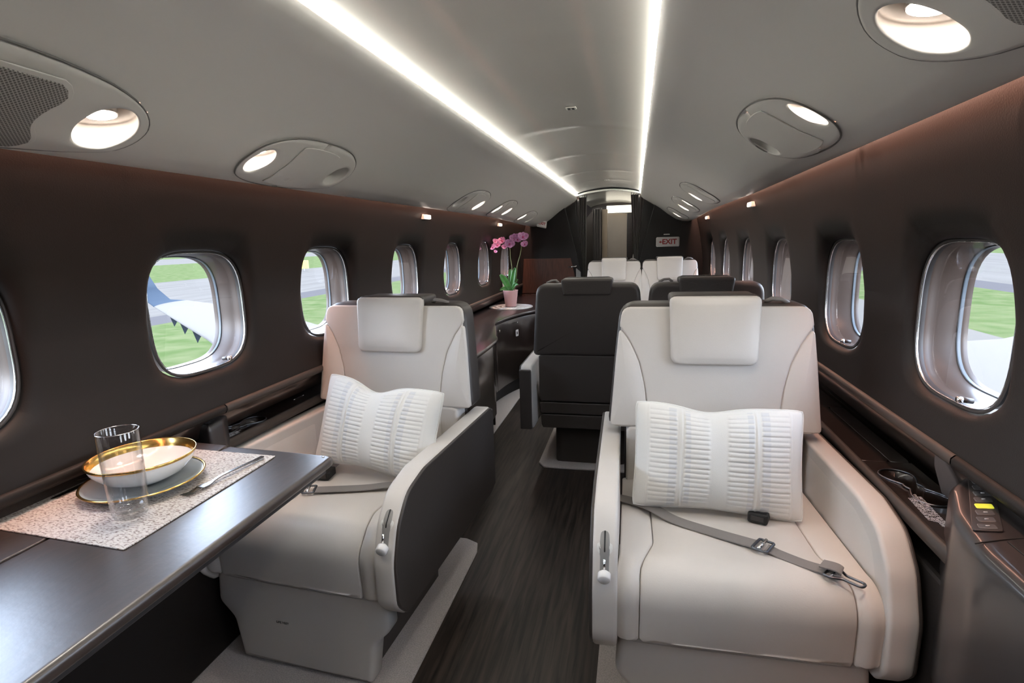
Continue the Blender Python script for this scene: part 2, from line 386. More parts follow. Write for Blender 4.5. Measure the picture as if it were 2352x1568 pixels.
def window(side, yc, label):
    global wn, WPROTO
    wn += 1
    if WPROTO is None:
        W0 = bpy.data.objects.new('window_%d' % wn, None); COL.objects.link(W0)
        ring('window_frame', [(1.005, .030), (.985, .028), (.965, .030), (.955, .036), (.955, .046)], PLASTIC, W0)
        ring('trim_ring', [(.958, .031), (.955, .029), (.952, .031), (.952, .034)], CHROME, W0)
        ring('reveal', [(.955, .046), (.948, .056), (.946, .072), (.932, .077), (.928, .100), (.915, .106), (.912, .122), (.895, .126), (.895, .14)], REVEAL, W0)
        ring('outer_gasket', [(.913, .118), (.902, .116), (.898, .119), (.898, .13)], GASKET, W0)
        V = []; n = 72
        for k in range(n): hx, hz = supel(2*pi*k/n); V.append((.050, hx*.95, hz*.95))
        mk('pane', V, [tuple(range(n-1, -1, -1))], PANE, W0, smooth=False)
        # shade lever low on the aft end of the reveal
        lv = tube('shade_lever', [(.014, .072, -.163), (.037, .072, -.166)], .006, PLASTIC, W0); 
        tube('lever_cap', [(.006, .072, -.1625), (.016, .072, -.163)], .0068, CHROME, lv)
        WPROTO = W0; r = W0
    else:
        r = WPROTO.copy(); r.name = 'window_%d' % wn; COL.objects.link(r)
        for ch in WPROTO.children:
            c = ch.copy(); COL.objects.link(c); c.parent = r
            for g in ch.children: d = g.copy(); COL.objects.link(d); d.parent = c
    r.location = (side*.998 if side > 0 else -.998, yc, ZCS[side])
    r.scale = (-1, 1, 1) if side < 0 else (1, -1, 1)
    r['kind'] = 'structure'; r['label'] = label
ORD = ['first', 'second', 'third', 'fourth', 'fifth', 'sixth', 'seventh']
for side in (-1, 1):
    for i, yc in enumerate(WC):
        if i < 1: lb = 'cabin window behind the camera on the %s wall' % ('left' if side < 0 else 'right')
        else: lb = '%s rounded cabin window from the camera on the %s wall, dark frame and bright view' % (ORD[i-1], 'left' if side < 0 else 'right')
        window(side, yc, lb)

# lower side walls, roll trims and wainscot
def strip(name, prof, m, y0, y1, side=1, parent=None, ny=2, smooth=True):
    """extrude an open (x, z) profile along y"""
    V = []; F = []; n = len(prof)
    for k in range(ny):
        y = y0+(y1-y0)*k/(ny-1)
        for (x, z) in prof: V.append((side*x, y, z))
    for k in range(ny-1):
        for i in range(n-1): F.append((k*n+i, k*n+i+1, (k+1)*n+i+1, (k+1)*n+i))
    return fixn(mk(name, V, F, m, parent, smooth))
for side in (-1, 1):
    nm = 'left' if side < 0 else 'right'; ox = 1.16 if side < 0 else 1.075
    struct(strip('baseboard_'+nm, [(ox+.01, .60), (ox+.01, .3), (1.14, .0), (1.18, -.01)], WALL, Y0, 6.2, side), 'dark lower side wall behind the %s seats' % nm)
    struct(strip('trim_%d' % (1 if side < 0 else 3), [(1.005, .835), (.992, .838), (.984, .830), (.984, .818), (.992, .808), (1.01, .806)], TRIM, 1.30 if side > 0 else 1.42, 6.2, side),
           'brown padded roll along the bottom of the %s window wall' % nm)
    struct(strip('trim_%d' % (2 if side < 0 else 4), [(1.005, .832), (1.008, .81), (1.03, .75), (ox, .69), (ox+.03, .66), (ox+.01, .58)], VENEER, Y0, 6.2, side),
           'dark veneer wainscot between %s console and window wall' % nm)

# ------------------------------------------------------------------ setting: ceiling
CP = [(.345, 1.800), (.352, 1.780), (.38, 1.764), (.45, 1.738), (.55, 1.690), (.64, 1.638), (.72, 1.585), (.79, 1.548), (.85, 1.532), (.882, 1.532), (.889, 1.538), (.891, 1.560)]
CPF = [(.345, 1.808), (.352, 1.770), (.38, 1.745), (.45, 1.705), (.55, 1.640), (.64, 1.568), (.72, 1.515), (.79, 1.490), (.85, 1.484), (.882, 1.492), (.889, 1.502), (.891, 1.535)]
def cz(side, x, y):
    ax = abs(x); z = interp(CP, ax); zf = interp(CPF, ax)
    near = .026*min(1, max(0, (ax-.4)/.4))*max(0, min(1, (3.0-y)/2)) if side > 0 else 0
    t = max(0, min(1, (y-4.2)/2.0)); t = t*t*(3-2*t)
    return z*(1-t)+zf*t+near
def cpt(side, x, y, h=0):
    """point on the outer ceiling panel, h below it along the normal"""
    e = .012; z = cz(side, x, y); dz = (cz(side, min(x+e, .885), y)-cz(side, max(x-e, .36), y))/(min(x+e, .885)-max(x-e, .36))
    nrm = Vector((-dz, 0, 1)).normalized()
    return Vector((side*(x-nrm.x*h), y, z-nrm.z*h))
def oval(xc, yc, a, b, n=64, e=2.3):
    out = []
    for k in range(n):
        t = 2*pi*k/n; c, s = cos(t), sin(t); q = (abs(c)**e+abs(s)**e)**(-1/e); out.append((xc+b*c*q, yc+a*s*q))
    return out
BEZ = []   # (side, yc, half length, half width, kind) kind: list of (dy, 'light'/'vent'/'speaker')
BEZ += [(-1, .60, .405, .120, [(.325, 'light'), (-.10, 'speaker')]), (1, .63, .42, .125, [(.33, 'light'), (-.10, 'speaker')])]
BEZ += [(-1, 1.585, .262, .112, [(-.20, 'light'), (.20, 'vent')]), (1, 1.72, .270, .112, [(-.225, 'light'), (.225, 'vent')])]
BEZ += [(-1, 3.38, .265, .115, [(-.20, 'vent'), (.20, 'light')]), (1, 3.80, .285, .12, [(-.225, 'vent'), (.225, 'light')])]
BEZ += [(-1, 4.25, .24, .11, [(-.165, 'light'), (.165, 'light')]), (1, 4.80, .25, .11, [(-.18, 'light'), (.18, 'light')])]
BEZ += [(-1, 5.20, .24, .10, [(-.17, 'light'), (.17, 'vent')]), (1, 5.62, .22, .10, [(.08, 'light')])]
BXS = {-1: .738, 1: .702}
def side_ceiling(side):
    xs = [.345, .348, .352, .365, .38] + [.40+.0155*k for k in range(31)] + [.87, .882, .886, .889, .891]; ny = int((6.24-Y0)/.015)
    ys = [Y0+(6.24-Y0)*k/ny for k in range(ny+1)]; V = []; F = []
    for y in ys:
        for x in xs: V.append((side*x, y, cz(side, x, y)))
    n = len(xs)
    def inb(x, y):
        BX = BXS[side]
        for (s, yc, a, b, _) in BEZ:
            if s == side and (abs(x-BX)/(b-.022))**2.3+(abs(y-yc)/(a-.026))**2.3 < 1: return True
            if s == side:
                for dy, kd in _:
                    if kd != 'speaker' and (abs(x-BX)/(b-.017))**2.3+(abs(y-yc)/(a-.019))**2.3 < 1 and (x-BX)**2+(y-yc-dy)**2 < ((.056 if a > .4 else .045)+.004)**2: return True
        return False
    for j in range(ny):
        for i in range(n-1):
            if any(inb(xs[p], ys[q]) for p in (i, i+1) for q in (j, j+1)): continue
            F.append((j*n+i, j*n+i+1, (j+1)*n+i+1, (j+1)*n+i))
    # back skin a little above, so the panel has thickness and blocks light
    b = len(V)
    pr = [(.345, 1.800), (.36, 1.835), (.5, 1.80), (.70, 1.72), (.86, 1.66), (.92, 1.65), (.925, 1.61)]
    for y in (Y0, 6.24):
        for (x, z) in pr: V.append((side*x, y, z+.03))
    k = len(pr)
    for i in range(k-1): F.append((b+i, b+i+1, b+k+i+1, b+k+i))
    o = mk('ceiling', V, F, CEIL)
    return struct(o, 'grey moulded ceiling side panel on the '+('left' if side < 0 else 'right'))
side_ceiling(-1); side_ceiling(1)
def centre_ceiling(y0, y1, drop, label):
    V = []; F = []; n = 25; ny = 240
    for j in range(ny+1):
        y = y0+(y1-y0)*j/ny
        for i in range(n):
            u = -1+2*i/(n-1); x = u*.353; z = 1.8165-drop+.058*(1-u*u)**.8 if abs(u) < 1 else 1.8165-drop
            for yj, aj in ((1.55, .0015), (2.75, .004), (3.65, .004), (4.55, .005), (5.3, .004)): z -= aj*math.exp(-((y-yj)/.06)**2)*(1-u*u)
            V.append((x, y, z))
    for j in range(ny):
        for i in range(n-1): F.append((j*n+i, j*n+i+1, (j+1)*n+i+1, (j+1)*n+i))
    return struct(fixn(mk('ceiling', V, F, CEILC)), label)
centre_ceiling(Y0, 6.15, 0, 'satin grey vaulted centre ceiling panel between the light strips')
centre_ceiling(6.15, Y1, .03, 'lower vaulted ceiling beyond the bulkhead')
o = tube('ceiling_hoop', [(x*.35, 6.16, 1.800+.050*(1-x*x)**.9 if abs(x) < 1 else 1.800) for x in [-1+k/12 for k in range(25)]], .012, CEIL)
struct(o, 'pale arched trim where the centre ceiling meets the vestibule'); o.name = 'trim_5'
ceo = struct(box('ceiling', -1.1, 1.1, Y0, Y1, 1.90, 1.92, BLACK, bev=0), 'dark void skin above the ceiling panels')
for side in (-1, 1):
    t = thing('light_strip', 'long glowing white light strip on the %s edge of the centre ceiling' % ('left' if side < 0 else 'right'), 'light', (side*.345, 2, 1.8105))
    V = [(0, 0, 0)]
    o = tube('diffuser', [(0, Y0-2+.02, 0), (0, 4.14, 0)], .0062, EMISTRIP, t, n=8)
    box('end_cap', -.012, .012, 4.14, 4.15, -.012, .012, CEIL, t, bev=0)
for side in (-1, 1):
    o = strip('wash_strip', [(.880, 1.612), (.905, 1.612), (.905, 1.620)], EMIWASH, Y0, 6.2, side)
    tag(o, 'warm hidden light strip washing the top of the %s wall' % ('left' if side < 0 else 'right'), 'light')
# small vents on the ceiling centre line
for y, lb in ((2.38, 'small square sensor grille on the ceiling ahead of the camera'), (5.30, 'tiny sensor dot on the far ceiling near the bulkhead')):
    t = thing('ceiling_sensor', lb, 'sensor', (.03, y, 1.870))
    slab('sensor_plate', rpoly([(-.022, -.02), (.022, -.02), (.022, .02), (-.022, .02)], .004), .004, XY(0, -1), BEZEL, t, r=.001, n=40)
    for k in (-1, 1): box('slot', k*.009-.005, k*.009+.005, -.013, .013, -.0055, -.0035, BLACK, t, bev=0)
    t.rotation_euler = (0, 0, 0)

# ------------------------------------------------------------------ overhead service panels
def polar_cell(side, hole, boundary, name, m, parent, o3, hn=48, drop=.006):
    """surface between a round hole and a boundary outline, lying on the ceiling panel"""
    hx, hy, hr = hole; V = []; F = []
    P = [Vector(p) for p in boundary]
    def hit(a):
        d = Vector((cos(a), sin(a))); best = None
        for i in range(len(P)):
            p, q = P[i-1]-Vector((hx, hy)), P[i]-Vector((hx, hy)); e = q-p; den = d.x*e.y-d.y*e.x
            if abs(den) < 1e-12: continue
            t = (p.x*e.y-p.y*e.x)/den; s = (p.x*d.y-p.y*d.x)/den
            if t > 0 and -1e-6 <= s <= 1+1e-6 and (best is None or t < best): best = t
        return best
    angs = [2*pi*k/hn for k in range(hn)]; hits = [hit(a) for a in angs]
    for t in (0, .06, .25, .5, .75, .94, 1):
        for a, k in zip(angs, hits):
            r = hr+(k-hr)*t; h = drop if t < 1 else -.003
            if t == 0: h = drop-.004
            x = hx+r*cos(a); y = hy+r*sin(a); V.append(cpt(side, x, y, h)-o3)
    for r in range(6):
        for i in range(hn): j = (i+1) % hn; F.append((r*hn+i, r*hn+j, (r+1)*hn+j, (r+1)*hn+i))
    return mk(name, V, F, m, parent)
BL = {(-1, .60): 'large overhead panel at top left corner with mesh speaker and downlight', (1, .63): 'large overhead panel at top right corner with mesh speaker and downlight',
      (-1, 1.585): 'oval overhead panel on left ceiling with lit lamp at its near end', (1, 1.72): 'oval overhead panel on right ceiling with lit lamp and shaded vent cup',
      (-1, 3.38): 'oval left ceiling panel with dark vent cup then lit lamp', (1, 3.80): 'first of the far right ceiling panels, long lit slit',
      (-1, 4.25): 'left ceiling panel with two lit lamps above the far windows', (1, 4.80): 'second of the far right ceiling panels with two lit slits',
      (-1, 5.20): 'farthest left ceiling panel with one lit lamp', (1, 5.62): 'farthest right ceiling panel with one lit slit',
      (-1, -.75): 'left ceiling panel behind the camera', (1, -.75): 'right ceiling panel behind the camera'}
for (side, yc, a, b, items) in BEZ:
    BX = BXS[side]; o3 = Vector((side*BX, yc, cz(side, BX, yc)))
    t = thing('service_panel', BL[(side, yc)], 'ceiling panel', o3)
    ov = oval(BX, yc, a, b)
    # outer rim
    Vs = [cpt(side, x, y, .004)-o3 for x, y in ov]; tube('panel_rim', Vs, .0022, GROOVE, t, n=6, closed=True)
    its = [i for i in items if i[1] != 'speaker']
    big = any(i[1] == 'speaker' for i in items)
    hr = .056 if big else .045
    if big: its = its
    cuts = [None]
    if len(its) == 2: halves = [[p for p in ov if p[1] <= yc+1e-6], [p for p in ov if p[1] >= yc-1e-6]]
    else: halves = [ov]
    def hv(h):  # order by angle so the half is a proper outline
        c = Vector((sum(p[0] for p in h)/len(h), sum(p[1] for p in h)/len(h))); return sorted(h, key=lambda p: math.atan2(p[1]-c.y, p[0]-c.x))
    for (dy, kind), hf in zip(its, halves if len(its) == 2 else [ov]):
        hxr = min(hr, b-.02)
        polar_cell(side, (BX, yc+dy, hxr), hv(hf) if len(its) == 2 else ov, 'panel_face', BEZEL, t, o3)
        # cup going up into the ceiling
        n = 40; V = []; F = []; base = [cpt(side, BX+hxr*cos(2*pi*k/n), yc+dy+hxr*sin(2*pi*k/n), .002)-o3 for k in range(n)]
        ctr = sum(base, Vector())/n; nrm = (cpt(side, BX, yc+dy, 0)-cpt(side, BX, yc+dy, .1)).normalized(); up = (nrm*.35+Vector((0, 0, .65))).normalized()
        dep = .095 if big else .075
        for q in range(7):
            f = q/6; s = cos(f*pi/2*.72)
            for p in base: V.append(ctr+(p-ctr)*s+up*dep*sin(f*pi/2))
        for q in range(6):
            for i in range(n): j = (i+1) % n; F.append((q*n+i, q*n+j, (q+1)*n+j, (q+1)*n+i))
        F.append(tuple(6*n+i for i in range(n)))
        cup = mk('lamp_cup' if kind == 'light' else 'vent_cup', V, F, CUP if kind == 'light' else BEZEL, t)
        if kind == 'light':
            rr = .026 if big else .021; c0 = ctr+up*.030; ax = up; s1 = ax.cross(Vector((0, 1, 0))).normalized(); s2 = ax.cross(s1)
            tube('lamp_housing', [c0-ax*.003, c0+ax*(dep-.036)], rr*1.10, CUP, cup, n=24)
            ld = bpy.data.lights.new('reading_beam', 'SPOT'); ld.energy = BEAM*(1.7 if big else 1.0); ld.spot_size = radians(110); ld.spot_blend = .6; ld.shadow_soft_size = .06; ld.color = (1, .93, .83)
            lo = bpy.data.objects.new('reading_beam', ld); COL.objects.link(lo); lo.parent = t; lo.location = c0-ax*.012; lo.rotation_euler = ax.to_track_quat('Z', 'Y').to_euler()
            Vd = [c0-ax*.0055+(s1*cos(2*pi*k/24)+s2*sin(2*pi*k/24))*rr for k in range(24)]
            mk('lamp_disc', Vd, [tuple(range(24))], EMIS, cup, smooth=False)
        else:
            c0 = ctr+up*(dep-.02); tube('air_nozzle', [c0, c0+up*.015], .022, BEZEL, cup, n=20)
    if big:
        gy = yc-.03; g = rpoly([(BX-.098, gy-.25), (BX+.100, gy-.25), (BX+.098, gy+.235), (BX+.055, gy+.260), (BX+.0, gy+.215), (BX-.055, gy+.255), (BX-.085, gy+.225)], [.03, .03, .03, .03, .10, .03, .02])
        fm = lambda u, v, h: cpt(side, u, v, .008+h)-o3
        o = slab('grille_frame', g, .003, fm, BEZEL, t, r=.001, n=80)
        g2 = [tuple(p) for p in inset([Vector(p) for p in resample(g, 80)] if area2([Vector(p) for p in g]) > 0 else list(reversed(resample(g, 80))), .008)]
        slab('speaker_grille', g2, .0025, lambda u, v, h: cpt(side, u, v, .0105+h)-o3, GRILLE, t, r=.0008, n=80)
    elif len(its) == 2:
        g = oval(BX, yc, a*.62, b-.025, e=2.6)
        g = [p for p in g if abs(p[1]-yc) < a*.40]; g = hv(g)
        # slightly raised centre cover with curved ends
        slab('centre_cover', g, .0035, lambda u, v, h: cpt(side, u, v, .0065+h)-o3, BEZEL, t, r=.0012, n=80)

# wall marker lights under the ceiling edge
for (side, y, z, w, lb) in ((-1, 3.12, 1.488, .085, 'glowing rectangular wall light under the left ceiling edge, larger of the pair'), (-1, 4.95, 1.482, .07, 'small glowing wall light above the orchid'),
                            (1, 3.33, 1.493, .085, 'glowing square wall light high on the right wall, nearer one'), (1, 5.26, 1.487, .085, 'small glowing wall light on the right wall beside the far partition')):
    t = thing('wall_light', lb, 'light', (side*(wx(z)-.004), y, z))
    box('light_housing', -.016, .012, -w/2-.006, w/2+.006, -.014, .014, BEZEL, t, bev=.003)
    box('lens', -.020 if side > 0 else .004, -.004 if side > 0 else .020, -w/2, w/2, -.011, .011, EMISC, t, bev=.002)

# ------------------------------------------------------------------ end walls
struct(box('wall_front', -1.2, 1.2, Y0-.05, Y0+.01, -.04, 1.95, VENEER, bev=0), 'dark cabin wall behind the camera')
def plate(name, pts, y, t, m, label=None, parent=None, r=.004):
    o = slab(name, pts, t, XZ(y), m, parent, r=r, n=0)
    for p in o.data.polygons: p.use_smooth = False
    return o
ceilL = [(x, cz(-1, x, 6.24)) for x in (.885, .85, .79, .72, .64, .55, .45, .38, .352)]
# left partition (with rounded inner edge) and right partition
LP = [(-1.19, 0), (-1.19, 1.9), (-.51, 1.9), (-.49, 1.69), (-.44, 1.50), (-.38, 1.25), (-.325, 1.02), (-.30, .80), (-.31, .4), (-.31, 0)]
o = struct(fixn(plate('wall_back', LP, 6.2, .05, PARTM)), 'dark curved partition left of the doorway')
RP = [(1.19, 0), (1.19, 1.9), (.52, 1.9), (.50, 1.69), (.45, 1.50), (.39, 1.26), (.345, 1.06), (.33, .80), (.34, .4), (.34, 0)]
struct(fixn(plate('wall_back', RP, 6.2, .05, PARTM)), 'dark curved partition with exit sign right of the doorway')
struct(fixn(plate('wall_back', [(-.62, 0), (-.62, 1.9), (-.375, 1.9), (-.36, 1.6), (-.30, 1.1), (-.285, 0)], 6.262, .012, PARTM)), 'recessed dark return behind the left partition edge')
struct(fixn(plate('wall_back', [(.62, 0), (.62, 1.9), (.385, 1.9), (.37, 1.6), (.325, 1.1), (.32, 0)], 6.262, .012, PARTM)), 'recessed dark return behind the right partition edge')
# lower wood facing on the left partition
struct(fixn(plate('trim_6', [(-1.0, .72), (-.97, 1.12), (-.42, 1.12), (-.37, .9), (-.345, .72)], 6.185, .012, WOODR)), 'reddish veneer facing low on the left partition')
t = thing('door_latch', 'small metal latch handle on the reddish left partition', 'handle', (-.40, 6.17, 1.02))
tube('latch_bar', [(-.05, 0, 0), (.03, -.005, .004), (.05, 0, .01)], .006, CHROME, t); tube('latch_stem', [(.03, -.005, .004), (.03, .012, .004)], .005, CHROME, t)
t = thing('perforated_cover', 'small perforated cover plate beside the left partition edge', 'cover', (-.325, 6.165, .90))
slab('plate', rpoly([(-.035, -.10), (.02, -.10), (.02, .06), (-.035, .11)], .006), .008, XZ(0), GRILLE, t, r=.002, n=40)

# curtains: hanging pleated cloth gathered either side of the opening
def curtain(x0, x1, x0b, x1b, y, z0, z1, label, folds=5, depth=.025):
    t = thing('curtain', label, 'curtain', ((x0+x1)/2, y, z0)); V = []; F = []; n = folds*10+1; nz = 20; cx = (x0+x1)/2
    for j in range(nz+1):
        f = j/nz; z = z0+(z1-z0)*f; g = f**.8
        a, b = x0b+(x0-x0b)*g, x1b+(x1-x1b)*g
        for i in range(n):
            u = i/(n-1); V.append((a+(b-a)*u-cx, depth*sin(u*folds*2*pi)*(.6+.4*f), z-z0))
    for j in range(nz):
        for i in range(n-1): F.append((j*n+i, j*n+i+1, (j+1)*n+i+1, (j+1)*n+i))
    o = mk('curtain_cloth', V, F, CURT, t); md = o.modifiers.new('thick', 'SOLIDIFY'); md.thickness = .003
    for i in range(folds+1):
        u = i/folds; tube('curtain_hook', [(x0+(x1-x0)*u-cx, 0, z1-z0-.006), (x0+(x1-x0)*u-cx, 0, z1-z0+.022)], .003, BLACK, t, n=6)
curtain(-.375, -.245, -.305, -.265, 6.30, .75, 1.795, 'dark gathered curtain hanging at the left side of the doorway')
curtain(.245, .385, .31, .345, 6.30, .75, 1.800, 'dark gathered curtain hanging at the right side of the doorway')
# vestibule beyond
struct(fixn(plate('wall_back', [(-1.1, 0), (-1.1, 1.0), (-.9, 1.40), (-.66, 1.50), (-.36, 1.56), (-.26, 1.67), (-.20, 1.70), (-.13, 1.715), (-.13, 0)], 7.2, .05, SHELL)), 'dark second partition seen through the doorway')
struct(box('wall_back', -.13, -.06, 7.22, 7.30, 0, 1.70, DOORM, bev=.004), 'narrow brown jamb beside the beige door')
struct(strip('ceiling', [(.36, 1.80), (.42, 1.72), (.55, 1.64), (.75, 1.55), (.95, 1.48)], CEIL, 6.25, 7.25, -1), 'grey ceiling side panel beyond the doorway on the left')
struct(strip('ceiling', [(.36, 1.80), (.42, 1.72), (.55, 1.64), (.75, 1.55), (.95, 1.48)], CEIL, 6.25, Y1, 1), 'grey ceiling side panel beyond the doorway on the right')
d = bpy.data.objects.new('door_1', None); COL.objects.link(d); d.location = (.04, 8.2, 0); struct(d, 'tall beige door at the far end of the aisle')
slab('door_leaf', rpoly([(-.16, .02), (.135, .02), (.135, 1.685), (-.16, 1.685)], .01), .03, XZ(0), DOORM, d, n=40); box('door_frame', .135, .22, -.01, .04, 0, 1.70, VENEER, d)
box('door_frame', -.24, -.16, -.01, .04, 0, 1.70, VENEER, d)
struct(box('wall_back', -1.1, 1.1, 8.25, 8.3, 0, 1.9, VENEER, bev=0), 'dark end wall behind the beige door')
struct(box('wall_right', .50, .52, 6.25, 8.25, 0, 1.75, SHELL, bev=0), 'dark vestibule side wall right of the far door')
struct(box('wall_left', -1.12, -1.10, 6.25, 8.25, 0, 1.75, SHELL, bev=0), 'dark vestibule side wall on the left')
t = thing('header_light', 'glowing cream light header above the beige door', 'light', (.075, 8.12, 1.735)); box('diffuser', -.19, .19, -.03, .03, -.045, .055, EMIHEAD, t)
box('header_lip', -.2, .2, -.04, .04, -.055, -.045, CEIL, t, bev=.002)
for dx in (-.045, .03):
    pass
t = thing('curtain', 'narrow dark folded curtain beside the beige door', 'curtain', (-.19, 7.12, .02)); V = []; F = []; n = 31
for j in range(2):
    for i in range(n): u = i/(n-1); V.append((-.05+.10*u, .02*sin(u*3*2*pi), j*1.68))
for i in range(n-1): F.append((i, i+1, n+i+1, n+i))
o = mk('curtain_cloth', V, F, CURT, t); o.modifiers.new('thick', 'SOLIDIFY').thickness = .003

for side in (-1, 1):
    t = thing('light_strip', 'short light strip on the %s of the lower ceiling beyond the doorway' % ('left' if side < 0 else 'right'), 'light', (side*.345, 6.3, 1.783))
    tube('diffuser', [(0, 0, 0), (0, .85 if side < 0 else 1.7, 0)], .0062, EMISTRIP, t, n=8); box('end_cap', -.011, .011, -.012, 0, -.011, .011, CEIL, t, bev=0)
# exit signs
def sign(name, label, M, w, h, body, arrow, size):
    t = thing(name, label, 'sign', M.translation); R3 = M.to_3x3().to_4x4()
    o = slab('sign_plate', rpoly([(-w/2, -h/2), (w/2, -h/2), (w/2, h/2), (-w/2, h/2)], .006), .012, XY(0), SIGN, t, r=.003, n=48); o.data.transform(R3)
    o = slab('sign_frame', rpoly([(-w/2-.006, -h/2-.006), (w/2+.006, -h/2-.006), (w/2+.006, h/2+.006), (-w/2-.006, h/2+.006)], .008), .008, XY(-.002), CEIL, t, r=.002, n=48); o.data.transform(R3)
    text('exit_lettering', body, size, R3 @ Matrix.Translation((w*.07 if arrow else 0, 0, .0125)), RED, t, ext=.0012, bold=.03)
    if arrow:
        V = [(-.095, 0, .013), (-.072, .014, .013), (-.072, .004, .013), (-.055, .004, .013), (-.055, -.004, .013), (-.072, -.004, .013), (-.072, -.014, .013)]
        o = mk('arrow', V, [tuple(range(7))], RED, t, smooth=False); o.data.transform(R3)
sign('exit_sign', 'white exit sign with red letters and left arrow on the right partition', basis((1, 0, 0), (0, 0, 1), (.643, 6.192, 1.272)), .235, .092, 'EXIT', True, .075)
box_t = thing('sign_clip', 'thin dark clip above the exit sign', 'clip', (.63, 6.19, 1.352)); slab('clip_plate', rpoly([(-.035, -.004), (.035, -.004), (.03, .006), (-.03, .006)], .003), .01, XZ(-.004), BEZEL, box_t, r=.002, n=30)
p = cpt(-1, .72, 5.98, .012); sign('exit_sign', 'small tilted exit sign at the far end of the left ceiling panel', basis((1, .5, -.25), (0, .3, 1), p), .10, .07, 'EXIT', False, .04)

# ------------------------------------------------------------------ seats
def cush(u, s, h):
    """seat cushion surface: s runs from the back (0) forwards and down the front"""
    if s < .52: y, z, ny, nz = .60-s, .500+.022*s/.52, 0, 1
    elif s < .52+.126: a = (s-.52)/.08; y, z, ny, nz = .08-.08*sin(a), .442+.08*cos(a), -sin(a), cos(a)
    else: y, z, ny, nz = .0+(s-.646)*.06, .442-(s-.646), -1, 0
    return (u, y+ny*h, z+nz*h)
LEAN = .13
def make_seat(name, label, aisle, loc, rz, back_y=.60, group='cream leather cabin seats', w=1.0):
    """local frame: faces -y, origin on the floor under the cushion's front edge; aisle = side with the lever"""
    t = thing(name, label, 'seat', loc, rz, group)
    B = lambda u, v, h: (u*w, back_y+(v-.70)*LEAN-h, v)         # front face of the backrest
    Bk = lambda d: (lambda u, v, h: (u*w, back_y+(v-.70)*LEAN+d-h, v))
    # cushion
    S1 = .60; smax = .756
    pad('seat_cushion', rpoly([(-.198, 0), (-.198, .44), (-.235, .56), (-.237, smax), (.237, smax), (.235, .56), (.198, .44), (.198, 0)], [.01, .12, .12, .008, .008, .12, .12, .01]), cush, CREAM, t, depth=.05, r=.005, bulge=.010, n=160, rings=9, spine=lambda v: 0.0, hf=lambda u, q: max(0, 1-(u/.236)**4)*max(0, 1-((q-.378)/.378)**6))
    for s in (-1, 1):
        pad('cushion_bolster', rpoly([(s*.1995, 0), (s*.1995, .44), (s*.2365, .56), (s*.2385, smax), (s*.293, smax), (s*.295, .60), (s*.285, .50), (s*.282, 0)], [.01, .12, .12, .008, .02, .05, .05, .01]), cush, CREAM, t, depth=.06, r=.007, bulge=.006, n=170, rings=6, spine=(lambda sg: (lambda v: sg*(.241 if v < .44 else .241+(.266-.241)*min(1, (v-.44)/.14))))(s))
    slab('cushion_base', rpoly([(.015, .345), (.015, .47), (.03, .475), (.62, .475), (.62, .345)], .01), .52, lambda u, v, h: (h-.26, u, v), CREAMH, t, r=.01, n=60)
    # leg rest: wide top, then stepped in, down to the floor
    lg = rpoly([(-.285, .325), (-.295, .21), (-.245, .155), (-.225, .015), (.225, .015), (.245, .155), (.295, .21), (.285, .325)], [.03, .04, .04, .01, .01, .04, .04, .03])
    pad('leg_rest', lg, lambda u, v, h: (u, .034-h, v), CREAMH, t, depth=.055, r=.016, bulge=.003, n=140, rings=6, cap=True, spine=lambda v: 0.0)
    slab('pedestal', rpoly([(-.20, .10), (.20, .10), (.20, .62), (-.20, .62)], .03), .34, XY(.0), SHELL, t, r=.01, n=60)
    # backrest
    top = rpoly([(-.326, .695), (-.305, .93), (-.288, 1.105), (.288, 1.105), (.305, .93), (.326, .695)], [.026, .1, .065, .065, .1, .026], k=10)
    slab('back_shell', [(x*1.016, z if z < .8 else z+.006) for x, z in [tuple(p) for p in top]], .115, lambda u, v, h: (u*w, back_y+(v-.70)*LEAN+.010+h, v), SHELL, t, r=.022, n=140, seg=5)
    slab('back_pad', [(x*.985, z if z < .8 else z-.008) for x, z in [tuple(p) for p in top]], .03, lambda u, v, h: (u*w, back_y+(v-.70)*LEAN+.006+h, v), CREAM, t, r=.004, n=120, seg=2)
    wing = lambda s: [(s*.324, .70), (s*.306, .93), (s*.2955, 1.035), (s*.262, .985), (s*.232, .92), (s*.213, .84), (s*.205, .77), (s*.205, .70)]
    for s in (-1, 1):
        pad('back_wing', rpoly(wing(s), [.012, .1, .01, .15, .15, .15, .1, .012]), B, CREAM, t, depth=.03, r=.006, bulge=.010, n=120, rings=8)
    cpn = [(-.2035, .55), (-.2035, .77), (-.2115, .84), (-.2305, .9215), (-.2605, .9875), (-.2945, 1.0375), (-.286, 1.100), (.286, 1.100), (.2945, 1.0375), (.2605, .9875), (.2305, .9215), (.2115, .84), (.2035, .77), (.2035, .55)]
    pad('back_cushion', rpoly(cpn, [.01, .1, .15, .15, .15, .006, .06, .06, .006, .15, .15, .15, .1, .01]), B, CREAM, t, depth=.03, r=.006, bulge=.006, n=180, rings=14, cen=(0, .93))
    slab('lower_back', rpoly([(-.27, .47), (.27, .47), (.27, .70), (-.27, .70)], .01), .10, lambda u, v, h: (u*w, back_y+.002+h, v), CREAMH, t, r=.01, n=60)
    # headrest wraps over the top
    hr = pad('headrest', rpoly([(-.131, .916), (.131, .916), (.138, 1.136), (-.138, 1.136)], [.03, .03, .02, .02]), Bk(-.006), CREAM, t, depth=.030, r=.012, bulge=.010, n=110, rings=12, hf=lambda u, v: max(0, 1-(u/.126)**4)*max(0, 1-((v-1.027)/.106)**4))
    hr.data.transform(Matrix.Translation((0, -.022, 0)))
    pad('headrest_rim', rpoly([(-.125, 1.05), (.125, 1.05), (.138, 1.1405), (-.138, 1.1405)], [.01, .01, .02, .02]), Bk(-.010), SHELL, t, depth=.026, r=.006, bulge=0, n=80, rings=3)
